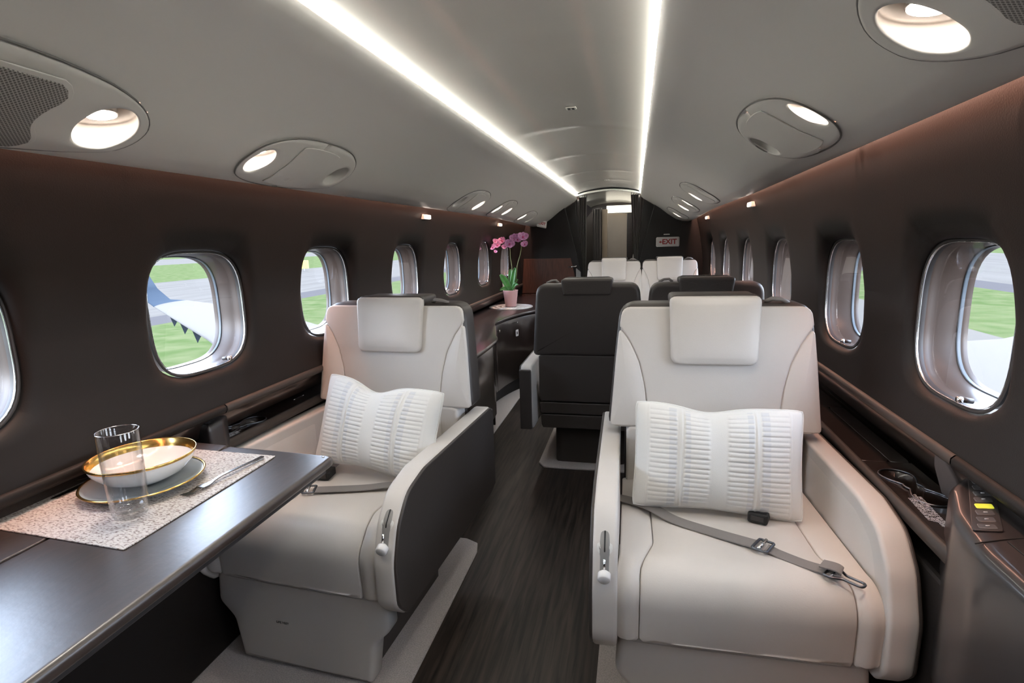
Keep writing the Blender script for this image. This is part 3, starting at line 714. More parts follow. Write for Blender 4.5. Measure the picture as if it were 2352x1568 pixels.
    slab('headrest_cap', rpoly([(-.125, 1.048), (.125, 1.048), (.136, 1.138), (-.136, 1.138)], [.013, .013, .016, .016]), .136, lambda u, v, h: (u, back_y+(v-.70)*LEAN+h+.0, v), SHELL, t, r=.012, n=80, seg=4)
    # back side panels
    slab('back_panel', rpoly([(-.275, .42), (.275, .42), (.275, .70), (-.275, .70)], .012), .03, lambda u, v, h: (u, back_y+.085+h, v), SHELL, t, r=.008, n=60)
    slab('lower_panel', rpoly([(-.272, .345), (.272, .345), (.275, .414), (-.275, .414)], .008), .03, lambda u, v, h: (u, back_y+.080+h, v), SHELL, t, r=.006, n=60)
    slab('lower_panel', rpoly([(-.265, .255), (.265, .255), (.272, .339), (-.272, .339)], .012), .03, lambda u, v, h: (u, back_y+.076+h, v), SHELL, t, r=.006, n=60)
    slab('frame_skirt', rpoly([(-.26, .06), (.26, .06), (.26, back_y+.07), (-.26, back_y+.07)], .02), .08, XY(.26), SHELL, t, r=.01, n=40)
    # belt guide on top of the backrest
    g = tube('belt_guide', [(.16, back_y+.09, 1.112), (.175, back_y+.075, 1.124), (.20, back_y+.07, 1.122), (.225, back_y+.085, 1.110)], .007, BELT, t, n=8)
    # armrests
    prof = rpoly([(.035, .285), (-.012, .34), (-.015, .47), (.02, .575), (.085, .648), (.20, .672), (.84, .664), (.86, .62), (.86, .30), (.80, .285)], [.03, .05, .12, .10, .10, .15, .02, .05, .05, .03])
    for s in (-1, 1):
        lev = (s == aisle); x0 = s*.290
        ar = slab('armrest', prof, .062, (lambda sg: (lambda u, v, h: (sg*(.290+h), u, v)))(s), CREAMH, t, r=.010, n=140, seg=4)
        ar['skipkey'] = 'arm%d' % s
        p2 = [tuple(q) for q in inset(list(resample(prof, 140)) if area2([Vector(p) for p in prof]) > 0 else list(reversed(resample(prof, 140))), .003)]
        op = slab('side_panel', p2, .010, (lambda sg: (lambda u, v, h: (sg*(.348+h), u, v)))(s), SHELL, ar, r=.004, n=140)
        pad('inner_panel', rpoly([(.06, .40), (.05, .50), (.10, .60), (.20, .635), (.60, .63), (.60, .40)], [.03, .05, .08, .06, .01, .01]), (lambda sg: (lambda u, v, h: (sg*(.290-h), u, v)))(s), CREAM, ar, depth=.0, r=.004, bulge=.003, n=80, rings=4)
        box('armrest_end', min(s*.292, s*.356), max(s*.292, s*.356), .852, .872, .30, .645, SHELL, ar, bev=.006)
        if lev:
            # recessed lever track on the armrest's front face
            def FR(u, v, h, s=s):
                yy = -.015 if v < .47 else (-.015+.035*(v-.47)/.105 if v < .575 else .02+.065*(v-.575)/.073)
                return (s*.321+u, yy-h+.001, v)
            pad('lever_bezel', rpoly([(-.019, .495), (.019, .495), (.019, .622), (-.019, .622)], .018), FR, BEZEL, ar, depth=.004, r=.002, bulge=.001, n=60, rings=3)
            pad('lever_track', rpoly([(-.0135, .500), (.0135, .500), (.0135, .616), (-.0135, .616)], .013), FR, TRACK, ar, depth=.0, r=.0005, bulge=.0035, n=60, rings=3)
            pad('lever_slot', rpoly([(-.003, .555), (.003, .555), (.003, .610), (-.003, .610)], .002), FR, BLACK, ar, depth=.0, r=.0003, bulge=.0050, n=40, rings=2)
            y0 = FR(0, .525, 0)
            tube('lever_knob', [(s*.321, y0[1]-.004, .522), (s*.321, y0[1]-.010, .520), (s*.321, y0[1]-.024, .514), (s*.321, y0[1]-.027, .513)], [.008, .0155, .0155, .013], WHITEPL, ar, n=24)
            tube('lever_arm', [(s*.321, y0[1]-.004, .556), (s*.321, y0[1]-.012, .530)], .003, CHROME, ar, n=8)
    return t
def strap(name, path, wdt, m, parent, th=.003, side=None):
    """flat webbing along a path; side = vector across the strap"""
    P = [Vector(p) for p in path]; V = []; F = []; N = len(P)
    for i, p in enumerate(P):
        tng = (P[min(i+1, N-1)]-P[max(i-1, 0)]).normalized(); sd_ = Vector(side[i] if isinstance(side, list) else side) if side else tng.cross(Vector((0, 0, 1)))
        sd_ = (sd_-tng*sd_.dot(tng)).normalized(); nn = sd_.cross(tng).normalized()
        for a, b_ in ((-1, -1), (1, -1), (1, 1), (-1, 1)): V.append(p+sd_*a*wdt/2+nn*b_*th/2)
    for i in range(N-1):
        for k in range(4): j = (k+1) % 4; F.append((i*4+k, i*4+j, (i+1)*4+j, (i+1)*4+k))
    F.append((3, 2, 1, 0)); F.append(tuple((N-1)*4+k for k in range(4)))
    return fixn(mk(name, V, F, m, parent, smooth=False))
def catmull(P, k=6):
    P = [Vector(p) for p in P]; out = []
    for i in range(len(P)-1):
        a, b_, c, d_ = P[max(i-1, 0)], P[i], P[i+1], P[min(i+2, len(P)-1)]
        for j in range(k):
            t = j/k; out.append(.5*((2*b_)+(c-a)*t+(2*a-5*b_+4*c-d_)*t*t+(3*b_-a-3*c+d_)*t**3))
    out.append(P[-1]); return out

RS = Vector((.563, 1.215, 0)); LS = Vector((-.704, 1.252, 0))
seatR = make_seat('cabin_seat', 'cream leather seat at front right with seat belt laid across it', -1, RS, radians(1.0), back_y=.568)
seatL = make_seat('cabin_seat', 'cream leather seat at front left behind the laid table', 1, LS, radians(-3.3), back_y=.690)
seatR.scale = (1.022, 1, 1); seatL.scale = (1.055, 1, .988)
text('life_vest_print', 'LIFE VEST', .0105, basis((1, 0, 0), (0, 0, 1), (-.055, .0245, .182)), TXTD, seatL)
for tt, side in ((seatR, 1),):
    pass
# belts: right seat
z = .527
bp = strap('lap_belt', catmull([(.20-.545, .46, .50), (-.215, .35, z+.002), (-.14, .275, z+.001), (-.06, .225, z+.003), (.04, .165, z+.010), (.062, .152, z+.012)]), .042, BELT, seatR, side=(.45, .9, 0))
bp2 = strap('lap_belt', catmull([(.075, .145, z+.012), (.10, .130, z+.006), (.15, .095, z+.005), (.195, .068, z+.009), (.215, .055, z+.018), (.205, .062, z+.024), (.18, .08, z+.02)]), .036, BELT, seatR, side=(.45, .9, 0))
def frame_buckle(parent, c, ang, w, l, name='adjuster_buckle'):
    M = Matrix.Translation(c) @ Matrix.Rotation(ang, 4, 'Z'); pts = [(-l/2, -w/2, 0), (l/2, -w/2, 0), (l/2, w/2, 0), (-l/2, w/2, 0)]
    P = [M @ Vector((p.x, p.y, 0)) for p in resample(rpoly([(a, b_) for a, b_, _ in pts], .004, 3), 36)]
    o = tube(name, P, .0035, GUN, parent, n=8, closed=True)
    q = [M @ Vector((-.002, -w/2, .003)), M @ Vector((-.002, w/2, .003))]; tube('buckle_bar', q, .0042, CHROME, o, n=10); return o
frame_buckle(seatR, (.068, .149, z+.014), radians(-33), .054, .036)
# metal tongue with slot at the strap's end
def tongue(parent, c, ang, s=1):
    M = Matrix.Translation(c) @ Matrix.Rotation(ang, 4, 'Z')
    P = [M @ Vector((p.x, p.y, 0)) for p in resample(rpoly([(-.005, -.024), (.012, -.024), (.030, -.010), (.072, -.010), (.072, .010), (.030, .010), (.012, .024), (-.005, .024)], [.004, .01, .01, .009, .009, .01, .01, .004], 4), 70)]
    o = tube('belt_tongue', P, .0032, GUN, parent, n=8, closed=True)
    tube('tongue_bar', [M @ Vector((.010, -.022, 0)), M @ Vector((.010, .022, 0))], .004, GUN, o, n=8)
    tube('tongue_stud', [M @ Vector((0, .026, -.002)), M @ Vector((0, .026, .006))], .008, GUN, o, n=14); return o
tongue(seatR, (.195, .066, z+.010), radians(-42))
def buckle_box(parent, c, ang):
    M = Matrix.Translation(c) @ Matrix.Rotation(ang, 4, 'Z')
    o = box('buckle_receiver', -.026, .026, -.03, .03, -.013, .016, BLACK, parent, bev=.005); o.data.transform(M)
    o2 = box('release_button', -.017, .017, -.0315, -.028, -.005, .009, PLASTIC, o, bev=.001); o2.data.transform(M)
    o3 = strap('buckle_stalk', [M @ Vector((0, .028, 0)), M @ Vector((.0, .07, .002)), M @ Vector((0, .13, -.004))], .03, BELT, parent, side=M.to_3x3() @ Vector((1, 0, 0)))
    return o
buckle_box(seatR, (.095, .315, z+.012), radians(-22))
buckle_box(seatL, (-.085, .345, z+.012), radians(8))
strap('lap_belt', catmull([(.285, .42, .50), (.18, .33, z+.004), (.10, .285, z+.006), (.0, .245, z+.008), (-.05, .225, z+.010)]), .042, BELT, seatL, side=(-.35, .9, 0))
frame_buckle(seatL, (-.062, .222, z+.012), radians(22), .052, .036); tongue(seatL, (-.10, .20, z+.006), radians(205))

# club group further back
CG = 'cream seats of the rear club group'
s3 = make_seat('cabin_seat', 'far cream leather seat facing forward, left of the pair under the doorway', -1, (.095, 4.80, 0), 0, back_y=.60, group=CG, w=.92)
s3.scale = (.95, 1, 1)
s4 = dup(s3, 'cabin_seat', (.625, 4.80, 0), 0, 'far cream leather seat, right of the pair beneath the exit sign', CG, skip=('arm-1',))
DG = 'dark-backed seats facing aft'
s5 = dup(s3, 'cabin_seat', (.048, 3.66, 0), pi, 'dark seat back nearest the aisle centre, with padded flap on top', DG, skip=('arm-1',))
s5.scale = (1.02, 1, .985)
s6 = dup(s3, 'cabin_seat', (.655, 3.66, 0), pi, 'dark seat back behind the front right cream seat', DG, skip=('arm1',))
s6.scale = (1.02, 1, .985)
for ch in list(s3.children):
    if ch.get('skipkey') == 'arm1':
        for g in list(ch.children): bpy.data.objects.remove(g)
        bpy.data.objects.remove(ch)
t = thing('jump_seat', 'small cream headrest glimpsed past the right curtain', 'seat', (.30, 6.75, 0))
pad('seat_back', rpoly([(-.045, .70), (.10, .70), (.10, 1.165), (-.03, 1.15)], [.01, .01, .04, .05]), XZ(0, -1), CREAM, t, depth=.06, r=.015, bulge=.01, n=60, rings=5, cap=True)
slab('seat_pan', rpoly([(-.04, -.35), (.10, -.35), (.10, .06), (-.04, .06)], .02), .08, XY(.42), CREAMH, t, r=.02, n=40); slab('seat_base', rpoly([(-.03, -.3), (.10, -.3), (.10, .05), (-.03, .05)], .02), .42, XY(.0), SHELL, t, r=.01, n=40)
slab('seat_spine', rpoly([(-.03, .45), (.10, .45), (.10, .75), (-.03, .75)], .01), .05, XZ(0), CREAMH, t, r=.01, n=30)

# ------------------------------------------------------------------ throw pillows
def pillow(label, w, h, t, M, dent, lay=0):
    NU, NV = 170, 120; V = []; sat = []; F = []
    def P(u, v, s):
        ax = 1-.030*(1-v*v)-.022*abs(v)**9; az = 1-.050*(1-u*u)-.035*abs(u)**9
        x = w/2*u*ax; z = h/2*v*az
        th = (max(0, 1-abs(u)**2.6)**.55)*(max(0, 1-abs(v)**2.6)**.55)
        y = s*t/2*th
        sa = 0.0
        if s < 0:
            au = abs(u); f = th**.5
            band = (.10 < au < .84) and abs(v) < .95
            if band and not (.40 < au < .50):
                ph = (v*11+ (0.5 if au > .50 else 0)) % 1; k = min(1, (au-.10)/.03)*min(1, (.84-au)/.03)
                y -= .0052*f*k*(1-abs(2*ph-1)**5) - .0022*f*k
                if (.33 < au < .40 or .50 < au < .60) : sa = 1.0 if .12 < ph < .88 else 0
            if .435 < au < .455 or .83 < au < .85: y -= .003*f
            y += .004*sin(u*9+v*3)*f*.5
            d = dent*math.exp(-(u/.30)**2)*max(0, v)**2; y += d*.35*abs(1-abs(v))
        z -= dent*math.exp(-((u+.12)/.33)**2)*max(0, v)**3
        z += dent*.35*math.exp(-((u+.1)/.5)**2)*max(0, -v)**3
        return (x, y, z), sa
    idx = {}
    for s in (-1, 1):
        for j in range(NV+1):
            for i in range(NU+1):
                u = -1+2*i/NU; v = -1+2*j/NV
                if s == 1 and (i in (0, NU) or j in (0, NV)): idx[(s, i, j)] = idx[(-1, i, j)]; continue
                p, a = P(u, v, s); idx[(s, i, j)] = len(V); V.append(p); sat.append(a)
    for s in (-1, 1):
        for j in range(NV):
            for i in range(NU):
                q = (idx[(s, i, j)], idx[(s, i+1, j)], idx[(s, i+1, j+1)], idx[(s, i, j+1)]); F.append(q if s < 0 else q[::-1])
    t_ = thing('throw_pillow', label, 'pillow', M.translation, 0, 'pleated white throw pillows'); R3 = M.to_3x3().to_4x4()
    o = mk('pillow_cover', V, F, PILLOW, t_); at = o.data.attributes.new('satin', 'FLOAT', 'POINT'); at.data.foreach_set('value', sat); o.data.transform(R3)
    path = [Vector(P(a, b_, -1)[0]) for a, b_ in [(x/20, -1) for x in range(-20, 20)]+[(1, y/16) for y in range(-16, 16)]+[(-x/20, 1) for x in range(-20, 20)]+[(-1, -y/16) for y in range(-16, 16)]]
    o = tube('piping', path, .003, PILLOW, t_, n=6, closed=True); o.data.transform(R3)
def pm(loc, tilt, roll, yaw=0):
    return Matrix.Translation(loc) @ Matrix.Rotation(yaw, 4, 'Z') @ Matrix.Rotation(tilt, 4, 'X') @ Matrix.Rotation(roll, 4, 'Y')
pillow('white pleated pillow on the front right cream seat', .475, .318, .14, pm((.540, 1.59, .678), radians(-17), radians(1.5)), .018)
pillow('white pleated pillow leaning on the front left cream seat, top edge dented', .47, .325, .14, pm((-.585, 1.66, .693), radians(-18), radians(5.5), radians(-5)), .035)

# ------------------------------------------------------------------ side consoles
def console(side):
    nm = 'left' if side < 0 else 'right'; zt = .705 if side < 0 else .682; xi = 1.015 if side < 0 else .932; xo = 1.15 if side < 0 else 1.066; cy = 1.575 if side < 0 else 1.47
    t = thing('side_console', 'dark glossy side console with double cup holder beside the front %s seat' % nm, 'console', (side*xi, 1.5, 0))
    def L(u, v, h): return (side*(u-xi), v-1.5, zt+h)
    cw = (xi+xo)/2+.003; rc = .043
    # figure-eight cup opening
    eight = []
    n = 64
    c1, c2 = cy-.062, cy+.062; off = .012
    for k in range(n):
        a = 2*pi*k/n; d = Vector((cos(a), sin(a))); best = 0
        for (px, py) in ((-off, .062), (off, -.062)):
            # ray from centre to circle
            c = Vector((px, py)); bb = d.dot(c); disc = bb*bb-(c.length_squared-rc*rc)
            if disc >= 0: best = max(best, bb+sqrt(disc))
        eight.append((best if best > .022 else .022, a))
    for k in range(n):  # soften the waist
        pass
    rad = [e[0] for e in eight]
    for _ in range(2): rad = [(rad[k-1]+rad[k]*2+rad[(k+1) % n])/4 for k in range(n)]
    E = [(cw+rad[k]*cos(2*pi*k/n), cy+rad[k]*sin(2*pi*k/n)) for k in range(n)]
    # console top: polar between the cup opening and its section; then plain plates fore and aft
    ya, yb = 1.0, cy+.16
    rect = [(xi, ya), (xo, ya), (xo, yb), (xi, yb)]; V = []; F = []; angs = [2*pi*k/n for k in range(n)]+[math.atan2(b_-cy, a-cw) % (2*pi) for a, b_ in rect]; angs.sort()
    def rr(a): k = a/(2*pi)*n; i = int(k) % n; f = k-int(k); return rad[i]*(1-f)+rad[(i+1) % n]*f
    def kk(a):
        c, s = cos(a), sin(a); return min(((xo-cw) if c > 0 else (xi-cw))/c if abs(c) > 1e-9 else 9, ((yb-cy) if s > 0 else (ya-cy))/s if abs(s) > 1e-9 else 9)
    m_ = len(angs)
    for tt, h in ((1, 0), (.5, 0), (.12, 0), (0, -.004), (-.02, -.03), (-.05, -.07)):
        for a in angs:
            r0, r1 = rr(a), kk(a); r = r0+(r1-r0)*tt if tt >= 0 else r0*(1+tt*2); V.append(L(cw+r*cos(a), cy+r*sin(a), h))
    for q in range(5):
        for i in range(m_): j = (i+1) % m_; F.append((q*m_+i, q*m_+j, (q+1)*m_+j, (q+1)*m_+i))
    F.append(tuple(5*m_+i for i in range(m_)))
    fixn(mk('cup_holder_top', V, F, VENEER, t))
    tube('cup_rim', [L(x, y, .001) for x, y in E], .0025, GUN, t, n=8, closed=True)
    # lids behind
    def lid(nme, y0, y1, x0=xi+.0, x1=xo):
        o = slab(nme, rpoly([(x0+.001, y0+.0015), (x1, y0+.0015), (x1, y1-.0015), (x0+.001, y1-.0015)], .004), .012, lambda u, v, h: L(u, v, -.012+h), VENEER, t, r=.0015, n=48); return o
    lid('storage_lid', yb, yb+.52, xi, xi+.082 if side > 0 else xo); 
    if side > 0: lid('storage_strip', yb, yb+.52, xi+.083, xo)
    lid('storage_strip', yb+.52, 2.56)
    lid('storage_strip', .2, 1.0)
    # edge lip and front skirt
    strip_l = [L(xi-.004, 0, -.03), L(xi-.006, 0, -.006), L(xi, 0, .002), L(xi+.008, 0, .002)]
    V = []; F = []
    for y in (-1.3, 1.06):
        for p in strip_l: V.append((p[0], y, p[2]))
    for i in range(3): F.append((i, i+1, 4+i+1, 4+i))
    o = fixn(mk('edge_lip', V, F, TRIM, t)); o.modifiers.new('thick', 'SOLIDIFY').thickness = .003
    box('console_body', 0.006 if side > 0 else -(xo-xi), (xo-xi) if side > 0 else -.006, .0-1.3, 1.06, .012, zt-.085, WALL, t, bev=.01)
    # printed notice
    if side > 0:
        M = basis((-.06, -1, 0), (1, -.06, 0), (.972-xi, 1.345-1.5, zt+.0008))
        text('printed_notice', 'FASTEN BELT WHILE SEATED\nSTOW TABLE FOR TAXI TAKEOFF\nAND LANDING LIFE VEST\nLOCATED UNDER SEAT', .0105, M, TXT, t, ext=.0002, space=.8)
    else:
        M = basis((.06, 1, 0), (-1, .06, 0), (-(1.045-xi), 1.47-1.5, zt+.0008))
        text('printed_notice', 'FASTEN BELT WHILE SEATED\nSTOW TABLE FOR TAXI TAKEOFF\nAND LANDING LIFE VEST\nLOCATED UNDER SEAT', .0085, M, TXT, t, ext=.0002, space=.8)
        slab('metal_tag', rpoly([(-.004, -.035), (.004, -.035), (.004, .035), (-.004, .035)], .002), .002, lambda u, v, h: L(xi+.07+u, 1.93+v, h), CHROME, t, r=.0006, n=30)
console(-1); console(1)

# curved control pods with switch panels
def pod(side):
    nm = 'left' if side < 0 else 'right'
    if side > 0: plan = [(.900, .10), (.900, 1.02), (.922, 1.15), (.965, 1.255), (1.02, 1.305), (1.10, 1.31), (1.10, .10)]; rs = [.01, .2, .12, .06, .04, .01, .01]; ytop = 1.31
    else: plan = [(.985, 1.335), (.990, 1.40), (1.02, 1.455), (1.06, 1.475), (1.12, 1.475), (1.12, 1.335)]; rs = [.01, .04, .05, .04, .01, .01]; ytop = 1.475
    ly = 0
    t = thing('control_pod', 'curved dark armrest pod with switch panel on the %s side wall' % nm, 'control panel', (side*1.0, ytop, .6))
    ZT = .775
    def top(u, v): return ZT+(u-.95)*.16+.010*max(0, (v-1.1)/.2)
    def P(u, v, h): return (side*(u-1.0), v-ytop, h-.6)
    slab('pod_body', rpoly(plan, rs, 10), .40, lambda u, v, h: P(u, v, top(u, v)-.40+h), PODM, t, r=.020, n=160, seg=6)
    if side < 0: return t
    SP = lambda u, v, h: P(u, v, top(u, v)+h+.0005)
    slab('switch_panel', rpoly([(.921, 1.085), (.965, 1.075), (1.046, 1.262), (1.008, 1.274)], [.006, .006, .01, .01]), .003, SP, PLASTIC, t, r=.001, n=60)
    for k in range(8):
        f = (k+.6)/8.2; yc = 1.268+(1.079-1.268)*f; xc = 1.027+(.943-1.027)*f
        c, s_ = cos(-.20), sin(-.20)
        q = [(xc+a*c-b*s_, yc+a*s_+b*c) for a, b in [tuple(p) for p in rpoly([(-.014, -.0085), (.014, -.0085), (.014, .0085), (-.014, .0085)], .003, 3)]]
        slab('switch_button', q, .0045, SP, YEL if k == 4 else BTN, t, r=.0015, n=30)
        if k != 4: tube('button_mark', [SP(xc-.003, yc, .0052), SP(xc+.003, yc-.001, .0052)], .0011, TXT, t, n=6)
    tube('lid_seam', [SP(u, 1.045+.01*sin((u-.91)*20), .0003) for u in (.905, .912, .93, .96, 1.0, 1.04, 1.09)], .0014, BLACK, t, n=6)
    tube('lid_seam', [SP(.955, 1.045-.03*k, .0003) for k in range(28)], .0014, BLACK, t, n=6)
    return t
PODM = mat('pod_shell', (.014, .012, .013), .40, coat=.6); PODL = mat('pod_side_leather', (.040, .034, .031), .5); BTN = mat('button_grey', (.07, .07, .075), .35)
pod(-1); pod(1)
# padded knob-shaped speaker dome between console and pod
for side in (-1, 1):
    x = 1.045 if side > 0 else 1.115; y = 1.385 if side > 0 else 1.53; z0 = .685 if side > 0 else .71
    t = thing('wall_speaker', 'brown rounded cloth speaker cover where the %s console meets the wall' % ('left' if side < 0 else 'right'), 'speaker', (side*x, y, z0))
    pad('speaker_cover', rpoly([(-.055, 0), (.05, 0), (.045, .075), (.02, .118), (-.02, .122), (-.05, .08)], [.005, .005, .03, .03, .03, .03]), lambda u, v, h: (-side*(h+v*.35+.0), u, v), mat('speaker_cloth', (.10, .08, .074), .9), t, depth=.02, r=.006, bulge=.006, n=60, rings=5)
    t2 = strip('trim_%d' % (7 if side < 0 else 8), [(1.005, .835), (.992, .838), (.984, .830), (.984, .818), (.992, .808), (1.01, .806)], WALL, Y0, 1.295 if side > 0 else 1.415, side)
    struct(t2, 'dark padded roll above the %s control pod' % ('left' if side < 0 else 'right'))

# ------------------------------------------------------------------ table and what is laid on it
TZ = .775
t = thing('pull_out_table', 'dark wood veneer dining table reaching from the left wall, laid for one', 'table', (-.8, .9, 0))
TB = lambda z0: (lambda u, v, h: (u+.8, v-.9, z0+h))
slab('table_leaf', rpoly([(-.838, .05), (-.470, .05), (-.485, 1.223), (-.838, 1.244)], [.0105, .02, .022, .0105], 8), .026, TB(TZ-.026), VENEERY, t, r=.010, n=160, seg=6)
slab('table_leaf', rpoly([(-1.115, .05), (-.8405, .05), (-.8405, 1.244), (-1.115, 1.260)], [.004, .003, .003, .004], 6), .026, TB(TZ-.026), VENEERY, t, r=.0025, n=120, seg=3)
slab('table_underframe', rpoly([(-1.10, .06), (-.484, .06), (-.498, 1.208), (-1.10, 1.235)], .02), .014, TB(TZ-.041), PLASTIC, t, r=.004, n=80)
slab('support_panel', rpoly([(-1.115, .2), (-1.03, .2), (-1.03, 1.10), (-1.115, 1.10)], .02), .46, TB(.276), BLACK, t, r=.01, n=60)
slab('hinge_button', [(cos(2*pi*k/16)*.004-.512, sin(2*pi*k/16)*.004+1.208) for k in range(16)], .002, TB(TZ-.001), CHROME, t, r=.0005, n=0)
slab('latch_tag', rpoly([(-1.09, .92), (-1.065, .92), (-1.065, .928), (-1.09, .928)], .001), .001, TB(TZ), CHROME, t, r=.0003, n=20)
Z = TZ+.0005
o = slab('placemat', rpoly([(-.637, .735), (-.642, 1.189), (-1.060, 1.201), (-1.060, .756)], .002), .003, XY(Z), MATM, r=.001, n=80)
tag(o, 'rectangular woven beige placemat with brown flecks on the table', 'placemat')
Z += .003
pc = (-.841, .974)
t = thing('dinner_plate', 'grey-green plate with gold rim under the white bowl', 'plate', (pc[0], pc[1], Z)); t.scale = (.975,)*3
lathe('plate_body', [(0, .0), (.075, .0), (.078, .002), (.110, .012), (.128, .021), (.131, .0225), (.130, .024), (.118, .0185), (.100, .0145), (.085, .012), (.070, .008), (0, .008)], PORCG, t, n=72)
lathe('gold_rim', [(.1305, .0205), (.1325, .0228), (.131, .0250), (.1265, .0235)], GOLD, t, n=72)
t = thing('soup_bowl', 'white porcelain bowl with wide gold rim stacked on the plate', 'bowl', (pc[0]-.010, pc[1]+.012, Z+.010)); t.scale = (.970,)*3
lathe('bowl_body', [(0, .0), (.045, .0), (.055, .004), (.090, .022), (.110, .046), (.1165, .065), (.1150, .066), (.1080, .047), (.088, .0255), (.05, .0085), (0, .006)], PORC, t, n=80)
lathe('gold_rim', [(.1158, .060), (.1180, .066), (.1165, .0675), (.1140, .0655), (.1095, .0520), (.1070, .0465)], GOLD, t, n=80)
t = thing('water_glass', 'clear tumbler standing in front of the bowl', 'glass', (-.743, .847, Z)); t.scale = (.957,)*3
lathe('glass_body', [(0, 0), (.027, 0), (.032, .004), (.0355, .018), (.0375, .05), (.0390, .10), (.0398, .15), (.0400, .198), (.0393, .1995), (.0386, .198), (.0384, .15), (.0376, .10), (.0358, .05), (.0325, .024), (.028, .016), (0, .0145)], GLASS2, t, n=64)
tube('glass_rim', [(.0393*cos(2*pi*k/48), .0393*sin(2*pi*k/48), .1985) for k in range(48)], .0008, CHROME, t, n=5, closed=True)
# cutlery
def fork(loc, ang):
    t = thing('dinner_fork', 'steel fork resting on the placemat right of the plate', 'fork', loc, ang)
    strap('handle', catmull([(0, .125, .006), (0, .06, .008), (0, .0, .010), (0, -.03, .006)]), .008, STEEL, t, th=.0025)
    slab('handle_end', rpoly([(-.0055, .09), (.0055, .09), (.0065, .130), (-.0065, .130)], .004), .003, XY(.0045), STEEL, t, r=.001, n=30)
    slab('fork_head', rpoly([(-.003, -.02), (-.012, -.05), (-.012, -.064), (.012, -.064), (.012, -.05), (.003, -.02)], .004), .0025, lambda u, v, h: (u, v, .004+h+abs(v+.04)*.08), STEEL, t, r=.0008, n=40)
    for k in range(4): strap('tine', [(-.0098+.0065*k, -.062, .006), (-.0098+.0065*k, -.085, .003), (-.0095+.0064*k, -.105, .006)], .0032, STEEL, t, th=.002)
fork((-.680, 1.038, Z), radians(-7))
t = thing('table_knife', 'steel knife left of the plate, blade towards the camera', 'knife', (-1.0015, .976, Z), radians(4))
slab('blade', rpoly([(-.008, -.105), (.008, -.09), (.010, -.01), (-.008, -.01)], [.004, .006, .002, .002]), .0018, XY(.001), STEEL, t, r=.0005, n=40)
slab('handle', rpoly([(-.006, -.01), (.006, -.01), (.008, .10), (-.008, .10)], .004), .006, XY(0), STEEL, t, r=.002, n=40)
t = thing('soup_spoon', 'steel spoon at the far left edge of the placemat', 'spoon', (-1.034, 1.014, Z), radians(6))
V = []; F = []
for j in range(7):
    for k in range(20): a = 2*pi*k/20; s = j/6; V.append((.021*s*cos(a), -.04+.032*s*sin(a), .0025+.009*s**2))
for j in range(6):
    for k in range(20): F.append((j*20+k, j*20+(k+1) % 20, (j+1)*20+(k+1) % 20, (j+1)*20+k))
o = mk('spoon_bowl', V, F, STEEL, t); o.modifiers.new('thick', 'SOLIDIFY').thickness = .0015
strap('handle', catmull([(0, -.008, .011), (0, .03, .013), (0, .10, .006), (0, .125, .005)]), .009, STEEL, t, th=.0025)

# ------------------------------------------------------------------ credenza with orchid
CZ = .72
front = [(-.547, 2.62), (-.547, 3.20), (-.60, 3.42), (-.685, 3.74), (-.735, 3.92), (-.728, 4.10), (-.700, 4.30), (-.640, 4.52), (-.560, 4.70), (-.48, 4.95), (-.44, 5.25), (-.42, 5.6), (-.42, 6.15)]
t = thing('credenza', 'long dark curved credenza along the left wall with bluish glossy top', 'credenza', (-.8, 4.3, 0))
CB = lambda z0: (lambda u, v, h: (u+.8, v-4.3, z0+h))
fr = [tuple(p)[:2] for p in catmull([(a, b_, 0) for a, b_ in front], 6)]
def solid(name, fr, xw, z0, z1, m, parent, r=.006):
    """solid between the wall line xw and the front curve"""
    V = []; F = []; n = len(fr)
    for (z, ins) in ((z0, 0), (z1-r, 0), (z1-r*.3, -r*.3), (z1, -r)):
        for (x, y) in fr: V.append((x+ins+.8, y-4.3, z))
    for k in range(3):
        for i in range(n-1): F.append((k*n+i, k*n+i+1, (k+1)*n+i+1, (k+1)*n+i))
    b0 = len(V)
    for (x, y) in fr: V.append((xw+.8, y-4.3, z1))
    for (x, y) in fr: V.append((xw+.8, y-4.3, z0))
    for i in range(n-1):
        F.append((3*n+i, 3*n+i+1, b0+i+1, b0+i)); F.append((i, i+1, b0+n+i+1, b0+n+i))
    F.append((0, n, 2*n, 3*n, b0, b0+n)); e = n-1; F.append((e, n+e, 2*n+e, 3*n+e, b0+e, b0+n+e))
    o = fixn(mk(name, V, F, m, parent)); return o
TOPM = mat('credenza_top', (.035, .026, .028), .28, coat=1, var=.3, vscale=8, vstretch=(10, 1, 1))
ix = [(x-.018, y) for x, y in fr]
solid('worktop', fr, -1.06, CZ-.022, CZ, TOPM, t, r=.008)
i0 = next(i for i, p in enumerate(fr) if p[1] > 3.21)
solid('side_cabinet', [(x-.022, y) for x, y in fr[:i0+1]], -1.06, .22, CZ-.026, VENEER, t)
nd = 3; seg = fr[i0:]; L_ = len(seg)
for k in range(nd):
    a, b_ = k*(L_-1)//nd, (k+1)*(L_-1)//nd; s_ = [(x-.035, y) for x, y in seg[a:b_+1]]
    s_[0] = (s_[0][0], s_[0][1]+.004); d_ = solid('curved_door', s_, -1.0, .14, CZ-.040, VENEER, t)
solid('plinth', [(x-.10, y) for x, y in fr], -1.0, .012, .22, BLACK, t)
